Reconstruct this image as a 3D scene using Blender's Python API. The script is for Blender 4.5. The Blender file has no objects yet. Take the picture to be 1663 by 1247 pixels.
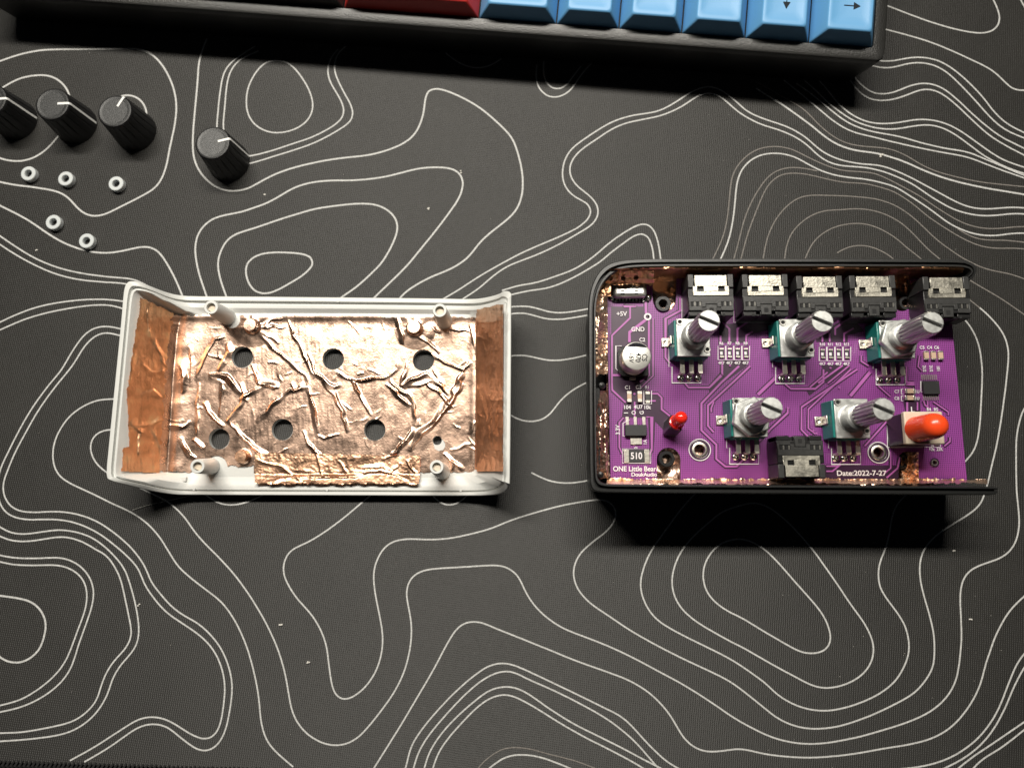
import bpy, bmesh, math, random
import numpy as np
from mathutils import Vector, Matrix
from mathutils.geometry import delaunay_2d_cdt

S = bpy.context.scene
COL = S.collection
MM = 0.001            # everything below is written in millimetres, linked in metres
rnd = random.Random(7)

# ------------------------------------------------------------------ camera
FPX, IW, IH = 1250.0, 1663.0, 1247.0      # phone main camera: focal length in pixels of the photo
NADIR = (860.0, 830.0)                    # where the vertical meets the picture
CAM_H = 232.0                             # height of the lens above the desk mat
_n = Vector(((NADIR[0]-IW/2)/FPX, -(NADIR[1]-IH/2)/FPX, -1)).normalized()
_Z = -_n
_X = (Vector((1, 0, 0)) - _Z*_Z.x).normalized()
_Y = _Z.cross(_X)
ROT = Matrix((_X, _Y, _Z))
cam_d = bpy.data.cameras.new('camera'); cam = bpy.data.objects.new('camera', cam_d); COL.objects.link(cam)
cam.matrix_world = Matrix.Translation((0, 0, CAM_H*MM)) @ ROT.to_4x4()
cam_d.sensor_width = 36; cam_d.lens = 36*FPX/IW; cam_d.clip_start = 0.01; cam_d.clip_end = 20
S.camera = cam
cam_d.dof.use_dof = True; cam_d.dof.focus_distance = 0.219; cam_d.dof.aperture_fstop = 11.0

def at(px, py, z=0.0):
    """point of the photo -> millimetres on the level z (used to measure the layout)"""
    d = ROT @ Vector(((px-IW/2)/FPX, -(py-IH/2)/FPX, -1))
    t = (z-CAM_H)/d.z
    return Vector((d.x*t, d.y*t, z))

# ------------------------------------------------------------------ light: a desk light bar over the keyboard, dim room
W = bpy.data.worlds.new('World'); S.world = W; W.use_nodes = True
bg = W.node_tree.nodes['Background']; bg.inputs[0].default_value = (0.75, 0.85, 1.0, 1); bg.inputs[1].default_value = 0.009
LAMP = Vector((-62, 323, 520))
la = bpy.data.lights.new('light_bar', 'AREA'); la.shape = 'RECTANGLE'; la.size = 0.48; la.size_y = 0.055
la.energy = 6.7; la.color = (1.0, 0.945, 0.85)
lo = bpy.data.objects.new('light_bar', la); COL.objects.link(lo); lo.location = LAMP*MM
lo.rotation_euler = (-math.radians(52), 0, 0)      # throws its light forward, as such bars do
S.view_settings.view_transform = 'Standard'; S.view_settings.look = 'None'; S.view_settings.exposure = 0; S.view_settings.gamma = 1
S.cycles.max_bounces = 6; S.cycles.sample_clamp_indirect = 4; S.cycles.use_denoising = True

# ------------------------------------------------------------------ materials
def mat(name, col, rough=0.5, metal=0.0, spec=0.5, vary=0.0, vscale=400, bump=0.0, bscale=1500, coat=0.0, rvary=0.0, trans=0.0, sss=0.0, detail=4, bdist=0.0003):
    m = bpy.data.materials.new(name); m.use_nodes = True
    nt = m.node_tree; b = nt.nodes['Principled BSDF']; L = nt.links.new
    b.inputs['Base Color'].default_value = (*col, 1); b.inputs['Roughness'].default_value = rough
    b.inputs['Metallic'].default_value = metal; b.inputs['Specular IOR Level'].default_value = spec
    b.inputs['Coat Weight'].default_value = coat; b.inputs['Coat Roughness'].default_value = 0.15
    b.inputs['Transmission Weight'].default_value = trans
    if sss:
        b.inputs['Subsurface Weight'].default_value = sss; b.inputs['Subsurface Scale'].default_value = 0.001
        b.inputs['Subsurface Radius'].default_value = (1, 0.9, 0.8)
    tc = nt.nodes.new('ShaderNodeTexCoord')
    if vary or rvary:
        n = nt.nodes.new('ShaderNodeTexNoise'); n.inputs['Scale'].default_value = vscale; n.inputs['Detail'].default_value = 5
        L(tc.outputs['Object'], n.inputs['Vector'])
        if vary:
            r = nt.nodes.new('ShaderNodeMapRange'); r.inputs[1].default_value = 0.3; r.inputs[2].default_value = 0.7
            r.inputs[3].default_value = 1-vary; r.inputs[4].default_value = 1+vary; L(n.outputs['Fac'], r.inputs[0])
            h = nt.nodes.new('ShaderNodeVectorMath'); h.operation = 'SCALE'; h.inputs[0].default_value = col
            L(r.outputs[0], h.inputs['Scale']); L(h.outputs[0], b.inputs['Base Color'])
        if rvary:
            r = nt.nodes.new('ShaderNodeMapRange'); r.inputs[1].default_value = 0.3; r.inputs[2].default_value = 0.7
            r.inputs[3].default_value = max(0.05, rough-rvary); r.inputs[4].default_value = min(1, rough+rvary)
            L(n.outputs['Fac'], r.inputs[0]); L(r.outputs[0], b.inputs['Roughness'])
    if bump:
        n2 = nt.nodes.new('ShaderNodeTexNoise'); n2.inputs['Scale'].default_value = bscale; n2.inputs['Detail'].default_value = detail
        L(tc.outputs['Object'], n2.inputs['Vector'])
        bp = nt.nodes.new('ShaderNodeBump'); bp.inputs['Strength'].default_value = bump; bp.inputs['Distance'].default_value = bdist
        L(n2.outputs['Fac'], bp.inputs['Height']); L(bp.outputs[0], b.inputs['Normal'])
    return m

def weave(m, scale=3300, strength=0.4, dist=0.0002, colour=0.15):
    """woven cloth: two crossed waves bump the surface and tint the threads"""
    nt = m.node_tree; b = nt.nodes['Principled BSDF']; L = nt.links.new
    tc = nt.nodes.new('ShaderNodeTexCoord')
    mp = nt.nodes.new('ShaderNodeMapping'); mp.inputs['Rotation'].default_value = (0, 0, math.radians(7)); L(tc.outputs['Object'], mp.inputs[0])
    hs = []
    for ax in ('X', 'Y'):
        w = nt.nodes.new('ShaderNodeTexWave'); w.bands_direction = ax; w.inputs['Scale'].default_value = scale/6.28*1.0
        w.inputs['Distortion'].default_value = 2.6; w.inputs['Detail'].default_value = 3; w.inputs['Detail Scale'].default_value = 0.7
        L(mp.outputs[0], w.inputs[0]); hs.append(w)
    mx = nt.nodes.new('ShaderNodeMath'); mx.operation = 'MULTIPLY'; L(hs[0].outputs['Fac'], mx.inputs[0]); L(hs[1].outputs['Fac'], mx.inputs[1])
    nz = nt.nodes.new('ShaderNodeTexNoise'); nz.inputs['Scale'].default_value = 2100; nz.inputs['Detail'].default_value = 4; L(tc.outputs['Object'], nz.inputs[0])
    ad = nt.nodes.new('ShaderNodeMath'); ad.operation = 'ADD'; L(mx.outputs[0], ad.inputs[0]); L(nz.outputs['Fac'], ad.inputs[1])
    bp = nt.nodes.new('ShaderNodeBump'); bp.inputs['Strength'].default_value = strength; bp.inputs['Distance'].default_value = dist
    L(ad.outputs[0], bp.inputs['Height']); L(bp.outputs[0], b.inputs['Normal'])
    base = tuple(b.inputs['Base Color'].default_value)[:3]
    # big worn, dusty patches + thread contrast
    d = nt.nodes.new('ShaderNodeTexNoise'); d.inputs['Scale'].default_value = 22; d.inputs['Detail'].default_value = 6; d.inputs['Roughness'].default_value = 0.65
    L(tc.outputs['Object'], d.inputs[0])
    r = nt.nodes.new('ShaderNodeMapRange'); r.inputs[1].default_value = 0.3; r.inputs[2].default_value = 0.75; r.inputs[3].default_value = 0.85; r.inputs[4].default_value = 1.25
    L(d.outputs['Fac'], r.inputs[0])
    r2 = nt.nodes.new('ShaderNodeMapRange'); r2.inputs[1].default_value = 0.4; r2.inputs[2].default_value = 1.5; r2.inputs[3].default_value = 1-colour; r2.inputs[4].default_value = 1+colour*1.6
    L(ad.outputs[0], r2.inputs[0])
    ml = nt.nodes.new('ShaderNodeMath'); ml.operation = 'MULTIPLY'; L(r.outputs[0], ml.inputs[0]); L(r2.outputs[0], ml.inputs[1])
    v = nt.nodes.new('ShaderNodeVectorMath'); v.operation = 'SCALE'; v.inputs[0].default_value = base; L(ml.outputs[0], v.inputs['Scale'])
    L(v.outputs[0], b.inputs['Base Color'])
    return m

def hatch(name, bright, dark, pitch=0.52, rough=0.4):
    """copper pour printed as a fine net under purple lacquer"""
    m = mat(name, bright, rough=rough, coat=0.35)
    nt = m.node_tree; b = nt.nodes['Principled BSDF']; L = nt.links.new
    tc = nt.nodes.new('ShaderNodeTexCoord'); sx = nt.nodes.new('ShaderNodeSeparateXYZ'); L(tc.outputs['Object'], sx.inputs[0])
    fs = []
    for k in ('X', 'Y'):
        a = nt.nodes.new('ShaderNodeMath'); a.operation = 'DIVIDE'; a.inputs[1].default_value = pitch*MM; L(sx.outputs[k], a.inputs[0])
        f = nt.nodes.new('ShaderNodeMath'); f.operation = 'FRACT'; L(a.outputs[0], f.inputs[0])
        g = nt.nodes.new('ShaderNodeMath'); g.operation = 'GREATER_THAN'; g.inputs[1].default_value = 0.5; L(f.outputs[0], g.inputs[0]); fs.append(g)
    mu = nt.nodes.new('ShaderNodeMath'); mu.operation = 'MULTIPLY'; L(fs[0].outputs[0], mu.inputs[0]); L(fs[1].outputs[0], mu.inputs[1])
    mx = nt.nodes.new('ShaderNodeMix'); mx.data_type = 'RGBA'; mx.inputs[6].default_value = (*bright, 1); mx.inputs[7].default_value = (*dark, 1)
    L(mu.outputs[0], mx.inputs[0]); L(mx.outputs[2], b.inputs['Base Color'])
    return m

M = {}
M['cloth'] = weave(mat('mat_cloth', (0.0220, 0.0212, 0.0192), rough=0.66, spec=0.62))
def threads(m, an):
    """filaments run along X: the sheen spreads across them"""
    nt = m.node_tree; b = nt.nodes['Principled BSDF']; c = nt.nodes.new('ShaderNodeCombineXYZ'); c.inputs[1].default_value = 1
    nt.links.new(c.outputs[0], b.inputs['Tangent']); b.inputs['Anisotropic'].default_value = an
threads(M['cloth'], 0.86); M['cloth'].node_tree.nodes['Principled BSDF'].inputs['IOR'].default_value = 1.62
M['line'] = mat('mat_print', (0.51, 0.51, 0.495), rough=0.7, spec=0.3, vary=0.28, vscale=2500, bump=0.5, bscale=2600)
M['line_faint'] = mat('mat_print_faint', (0.19, 0.175, 0.16), rough=0.7, spec=0.3, vary=0.3, vscale=2500, bump=0.5, bscale=2600)
M['thread'] = mat('edge_thread', (0.012, 0.012, 0.012), rough=0.7, bump=0.4)
M['desk'] = mat('desk_wood', (0.02, 0.018, 0.016), rough=0.5, vary=0.3, vscale=60)
M['knob'] = mat('knob_rubber', (0.0065, 0.0065, 0.007), rough=0.45, spec=0.4, bump=0.5, bscale=5000, bdist=0.0001)
M['knob_top'] = mat('knob_cap', (0.015, 0.016, 0.016), rough=0.42, bump=0.6, bscale=4200, bdist=0.00012, spec=0.6)
M['white_print'] = mat('white_print', (0.72, 0.72, 0.70), rough=0.5)
M['ring'] = mat('milky_plastic', (0.60, 0.63, 0.63), rough=0.35, trans=0.1, sss=0.3)
M['white'] = mat('white_abs', (0.635, 0.64, 0.615), rough=0.42, spec=0.45, vary=0.03, vscale=80, bump=0.12, bscale=900)
M['copper'] = mat('copper_foil', (0.83, 0.57, 0.43), rough=0.29, metal=1, vary=0.07, vscale=260, bump=0.30, bscale=2600, rvary=0.07, bdist=0.0001)
M['copper_strip'] = mat('copper_foil_orange', (0.97, 0.54, 0.30), rough=0.42, metal=1, vary=0.18, vscale=300, bump=0.4, bscale=900, rvary=0.08, bdist=0.0002)  # same copper foil, the orange reflection of its walls put into the colour
M['copper_shaded'] = mat('copper_foil_shaded', (0.70, 0.42, 0.27), rough=0.36, metal=1, vary=0.12, vscale=260, bump=0.5, bscale=900, rvary=0.08, bdist=0.0002)  # same copper foil, darker: its tilt away from the lamp put into the colour
M['black'] = mat('black_abs', (0.0095, 0.0098, 0.0095), rough=0.42, bump=0.35, bscale=3800, bdist=0.0001, spec=0.5)
M['black_gloss'] = mat('black_moulded', (0.015, 0.015, 0.015), rough=0.30, spec=0.5, bump=0.1, bscale=1200)
M['kb'] = mat('keyboard_case', (0.006, 0.006, 0.006), rough=0.36, bump=0.8, bscale=2600, bdist=0.00016, spec=0.6)  # toned darker than the frame, the shade on its front put into the colour
M['kb_frame'] = mat('keyboard_frame', (0.018, 0.0178, 0.0165), rough=0.38, bump=0.5, bscale=2400, bdist=0.0002, spec=0.6)  # toned lighter than the case body, light on the lip put into the colour
M['key_blue'] = mat('keycap_blue', (0.115, 0.325, 0.58), rough=0.45, bump=0.25, bscale=3500, bdist=0.0001)
M['key_red'] = mat('keycap_red', (0.47, 0.028, 0.024), rough=0.42, bump=0.25, bscale=3500, bdist=0.0001)
M['key_black'] = mat('keycap_black', (0.016, 0.016, 0.016), rough=0.42, bump=0.25, bscale=3500, bdist=0.0001)
M['legend'] = mat('legend_ink', (0.02, 0.025, 0.03), rough=0.7, spec=0.08)
M['plate'] = mat('switch_plate', (0.006, 0.006, 0.006), rough=0.6)
M['pcb'] = hatch('pcb_net', (0.262, 0.051, 0.268), (0.033, 0.004, 0.038))
M['pcb_bare'] = mat('pcb_bare', (0.040, 0.014, 0.040), rough=0.38, coat=0.3, vary=0.1, vscale=300)
M['pcb_edge'] = mat('pcb_edge', (0.16, 0.09, 0.10), rough=0.7)
M['track'] = mat('pcb_track', (0.40, 0.11, 0.37), rough=0.38, coat=0.35)
M['silk'] = mat('pcb_print', (0.74, 0.70, 0.72), rough=0.55)
M['steel'] = mat('nickel_steel', (0.60, 0.59, 0.55), rough=0.38, metal=0.9, vary=0.08, vscale=500, bump=0.15, bscale=1800, rvary=0.12, bdist=0.0001)
M['zinc'] = mat('zinc_diecast', (0.62, 0.63, 0.61), rough=0.42, metal=0.72, vary=0.10, vscale=600, bump=0.25, bscale=1500, rvary=0.1, bdist=0.0001)
M['shaft'] = mat('turned_metal', (0.55, 0.55, 0.54), rough=0.30, metal=0.7, bump=0.1, bscale=1500, bdist=0.0001)
M['jack'] = mat('jack_moulding', (0.010, 0.010, 0.010), rough=0.34, spec=0.5, bump=0.15, bscale=1500, bdist=0.0001)
M['jack_top'] = mat('jack_cover', (0.033, 0.033, 0.032), rough=0.38, spec=0.5, vary=0.2, vscale=700, bump=0.3, bscale=2200, bdist=0.0001)
M['tin'] = mat('tinned', (0.74, 0.70, 0.62), rough=0.35, metal=1, bump=0.3, bscale=1500, bdist=0.0001)
M['solder'] = mat('solder', (0.60, 0.58, 0.55), rough=0.22, metal=1, bump=0.3, bscale=900)
M['teal'] = mat('teal_moulded', (0.013, 0.165, 0.145), rough=0.32, spec=0.5, vary=0.1, vscale=300)
M['brass_plate'] = mat('brass_shell', (0.54, 0.515, 0.44), rough=0.38, metal=0.9, vary=0.14, vscale=600, bump=0.5, bscale=2000, rvary=0.12, bdist=0.0001)
M['hole'] = mat('dark_cavity', (0.008, 0.008, 0.008), rough=0.8)
M['alu'] = mat('aluminium_can', (0.62, 0.61, 0.57), rough=0.42, metal=0.8, vary=0.05, vscale=500, bump=0.1, bscale=1500)
M['ink'] = mat('black_ink', (0.02, 0.02, 0.025), rough=0.7, spec=0.05)
M['led'] = mat('red_lens', (0.88, 0.030, 0.016), rough=0.14, spec=0.6, trans=0.15, sss=0.4)
M['cream'] = mat('cream_plastic', (0.62, 0.52, 0.40), rough=0.45, vary=0.04)
M['orange'] = mat('orange_plastic', (0.86, 0.075, 0.016), rough=0.27, spec=0.5, sss=0.15)
M['ceramic'] = mat('beige_ceramic', (0.52, 0.37, 0.26), rough=0.5)
M['chip'] = mat('chip_epoxy', (0.022, 0.022, 0.023), rough=0.5, bump=0.4, bscale=4000, bdist=0.0001)
M['grey_chip'] = mat('resistor_body', (0.035, 0.036, 0.036), rough=0.45)
M['contact'] = mat('jack_contact', (0.16, 0.155, 0.14), rough=0.4, metal=0.5)
M['slot'] = mat('slot_floor', (0.10, 0.10, 0.10), rough=0.5)
M['dust'] = mat('lint', (0.62, 0.60, 0.55), rough=0.9)
M['copper_lit'] = mat('copper_foil_lit', (0.97, 0.70, 0.52), rough=0.36, metal=1, vary=0.15, vscale=400, bump=0.3, bscale=1300, bdist=0.0002)  # same copper foil, brighter: lamplight on the crumples put into the colour

# ------------------------------------------------------------------ mesh helper (millimetres)
class MB:
    def __init__(s): s.v = []; s.f = []; s.m = []; s.cur = 0
    def add(s, vs, fs):
        o = len(s.v); s.v += [tuple(p) for p in vs]; s.f += [tuple(i+o for i in f) for f in fs]; s.m += [s.cur]*len(fs); return s
    def prism(s, poly, z0, z1, top=None):
        """poly: list of xy, anticlockwise; top: optional other outline at z1"""
        n = len(poly); top = top or poly
        vs = [(p[0], p[1], z0) for p in poly]+[(p[0], p[1], z1) for p in top]
        fs = [tuple(range(n))[::-1], tuple(range(n, 2*n))]+[(i, (i+1) % n, n+(i+1) % n, n+i) for i in range(n)]
        return s.add(vs, fs)
    def box(s, x0, x1, y0, y1, z0, z1, inset=0.0, top_inset=None):
        t = top_inset or (inset, inset, inset, inset)      # left, right, front, back
        return s.prism([(x0, y0), (x1, y0), (x1, y1), (x0, y1)], z0, z1,
                       [(x0+t[0], y0+t[2]), (x1-t[1], y0+t[2]), (x1-t[1], y1-t[3]), (x0+t[0], y1-t[3])])
    def tube(s, p0, p1, r0, r1=None, n=20, cap=True):
        r1 = r0 if r1 is None else r1; p0 = Vector(p0); p1 = Vector(p1); d = (p1-p0).normalized()
        a = d.orthogonal().normalized(); b = d.cross(a)
        vs = []
        for p, r in ((p0, r0), (p1, r1)):
            vs += [p+(a*math.cos(t)+b*math.sin(t))*r for t in [2*math.pi*i/n for i in range(n)]]
        fs = [(i, (i+1) % n, n+(i+1) % n, n+i) for i in range(n)]
        if cap: fs += [tuple(range(n))[::-1], tuple(range(n, 2*n))]
        return s.add(vs, fs)
    def lathe(s, prof, c=(0, 0, 0), n=32, axis=None, close=False):
        """prof: (radius, height) pairs turned round the axis through c"""
        c = Vector(c); d = Vector(axis or (0, 0, 1)).normalized(); a = d.orthogonal().normalized(); b = d.cross(a)
        if axis is None: a, b = Vector((1, 0, 0)), Vector((0, 1, 0))
        vs = []; k = len(prof)
        for r, h in prof:
            vs += [c+d*h+(a*math.cos(t)+b*math.sin(t))*r for t in [2*math.pi*i/n for i in range(n)]]
        fs = []
        for j in range(k if close else k-1):
            q = (j+1) % k
            fs += [(j*n+i, j*n+(i+1) % n, q*n+(i+1) % n, q*n+i) for i in range(n)]
        if not close:
            if prof[0][0] > 1e-6: fs.append(tuple(range(n))[::-1])
            if prof[-1][0] > 1e-6: fs.append(tuple(range((k-1)*n, k*n)))
        return s.add(vs, fs)
    def ribbon(s, pts, w, z, h=0.0, z1=None):
        """a flat strip of width w along pts (xy); with h it gets that thickness"""
        P = [Vector((p[0], p[1])) for p in pts]; n = len(P); A = []; B = []
        for i, p in enumerate(P):
            a = P[max(0, i-1)]; b = P[min(n-1, i+1)]
            d = (b-a); d = d.normalized() if d.length > 1e-9 else Vector((1, 0))
            nn = Vector((-d.y, d.x)); k = 1.0
            if 0 < i < n-1:
                e = (p-a).normalized() if (p-a).length > 1e-9 else d
                k = 1/max(0.5, abs(Vector((-e.y, e.x)).dot(nn)))
            A.append(p+nn*w/2*k); B.append(p-nn*w/2*k)
        vs = [(q.x, q.y, z) for q in A]+[(q.x, q.y, z) for q in B]
        fs = [(i, n+i, n+i+1, i+1) for i in range(n-1)]
        return s.add(vs, fs)
    def build(s, name, m, parent=None, loc=None, angle=35, bevel=0.0, kind=None, label=None, segs=2, weld=False):
        o0 = Vector(loc) if loc is not None else Vector((0, 0, 0))
        me = bpy.data.meshes.new(name)
        me.from_pydata([((p[0]-o0.x)*MM, (p[1]-o0.y)*MM, (p[2]-o0.z)*MM) for p in s.v], [], s.f)
        ms = m if isinstance(m, (list, tuple)) else [m]
        for q in ms: me.materials.append(M[q])
        if len(ms) > 1: me.polygons.foreach_set('material_index', s.m)
        if weld or bevel:
            bm = bmesh.new(); bm.from_mesh(me)
            bmesh.ops.remove_doubles(bm, verts=bm.verts, dist=1e-6)
            bmesh.ops.recalc_face_normals(bm, faces=bm.faces)
            bm.to_mesh(me); bm.free()
        me.update()
        if angle: me.shade_smooth(); me.set_sharp_from_angle(angle=math.radians(angle))
        o = bpy.data.objects.new(name, me); COL.objects.link(o)
        base = Vector((0, 0, 0))
        if parent is not None:
            o.parent = parent; base = WORLD.get(parent.name, Vector((0, 0, 0)))
        o.location = (o0-base)*MM; WORLD[o.name] = o0.copy()
        if bevel:
            b = o.modifiers.new('edge', 'BEVEL'); b.width = bevel*MM; b.segments = segs; b.limit_method = 'ANGLE'; b.angle_limit = math.radians(40)
        if kind: o['kind'] = kind
        if label: o['label'] = label
        return o

WORLD = {}            # name -> place of the object's origin in mm
def thing(name, label, cat, loc=(0, 0, 0), group=None):
    o = bpy.data.objects.new(name, None); COL.objects.link(o); o.empty_display_size = 0.005
    o.location = Vector(loc)*MM; WORLD[o.name] = Vector(loc); o['label'] = label; o['category'] = cat
    if group: o['group'] = group
    return o
def tag(o, label, cat, group=None):
    o['label'] = label; o['category'] = cat
    if group: o['group'] = group
    return o
def kids(o): return [c for c in COL.objects if c.parent == o]
def dup(o, parent, loc_mm):
    """copy an object with its children (and theirs); loc in mm of the world"""
    c = o.copy(); COL.objects.link(c); c.parent = parent
    base = WORLD.get(parent.name, Vector((0, 0, 0))) if parent else Vector((0, 0, 0))
    c.location = (Vector(loc_mm)-base)*MM; WORLD[c.name] = Vector(loc_mm)
    for ch in kids(o):
        d = ch.copy(); COL.objects.link(d); d.parent = c; WORLD[d.name] = WORLD[c.name]+ch.location/MM
        for g in kids(ch):
            e = g.copy(); COL.objects.link(e); e.parent = d
    return c
def spline(P, k=6, closed=False):
    P = [np.array(p, float) for p in P]; n = len(P); out = []
    rng = range(n if closed else n-1)
    for i in rng:
        if closed: a, b, c, d = P[i-1], P[i], P[(i+1) % n], P[(i+2) % n]
        else: a, b, c, d = P[max(0, i-1)], P[i], P[i+1], P[min(n-1, i+2)]
        for j in range(k):
            t = j/k
            out.append(0.5*((2*b)+(c-a)*t+(2*a-5*b+4*c-d)*t*t+(3*b-a-3*c+d)*t**3))
    if not closed: out.append(P[-1])
    return out
def text(s, px, py, size, z, mname, parent, rot=0.0, name='printed_text', bold=0.0, sx=1.0, world=None):
    """flat lettering; size = capital height in pixels of the photo"""
    c = bpy.data.curves.new('t', 'FONT'); c.body = s; c.align_x = 'CENTER'; c.align_y = 'CENTER'; c.offset = bold*0.02
    p = at(px, py, z) if world is None else Vector(world)
    hh = (at(px, py-size/2, z)-at(px, py+size/2, z)).length
    c.size = 1.0
    t = bpy.data.objects.new('t', c); COL.objects.link(t)
    dg = bpy.context.evaluated_depsgraph_get(); me = bpy.data.meshes.new_from_object(t.evaluated_get(dg))
    bpy.data.objects.remove(t); bpy.data.curves.remove(c)
    k = hh/0.70
    ca, sa = math.cos(math.radians(rot)), math.sin(math.radians(rot))
    for v in me.vertices:
        x, y = v.co.x*k*sx, v.co.y*k
        v.co = ((x*ca-y*sa)*MM, (x*sa+y*ca)*MM, 0)
    me.materials.clear(); me.materials.append(M[mname]); me.name = name
    o = bpy.data.objects.new(name, me); COL.objects.link(o); o.parent = parent
    o.location = (p-WORLD[parent.name])*MM; WORLD[o.name] = p
    return o

def vnoise(x, y, seed):
    r = np.random.RandomState(seed); N = 257; G = r.rand(N, N)
    xi = np.floor(x).astype(int); yi = np.floor(y).astype(int); fx = x-xi; fy = y-yi
    fx = fx*fx*(3-2*fx); fy = fy*fy*(3-2*fy)
    a = G[xi % N, yi % N]; b = G[(xi+1) % N, yi % N]; c = G[xi % N, (yi+1) % N]; d = G[(xi+1) % N, (yi+1) % N]
    return (a*(1-fx)+b*fx)*(1-fy)+(c*(1-fx)+d*fx)*fy
def seg_dist(X, Y, pts):
    """distance to a polyline, signed by side, and how far along it (0..1)"""
    D = np.full(X.shape, 1e9); SG = np.ones(X.shape); T = np.zeros(X.shape)
    ln = [math.hypot(b[0]-a[0], b[1]-a[1]) for a, b in zip(pts[:-1], pts[1:])]; tot = sum(ln)+1e-9; acc = 0.0
    for (ax, ay), (bx, by), l in zip(pts[:-1], pts[1:], ln):
        dx, dy = bx-ax, by-ay; l2 = dx*dx+dy*dy+1e-9
        t = np.clip(((X-ax)*dx+(Y-ay)*dy)/l2, 0, 1); d = np.hypot(X-ax-t*dx, Y-ay-t*dy); k = d < D
        D = np.where(k, d, D); SG = np.where(k, np.sign(dx*(Y-ay)-dy*(X-ax)), SG); T = np.where(k, (acc+t*l)/tot, T); acc += l
    return D, SG, T
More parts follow.
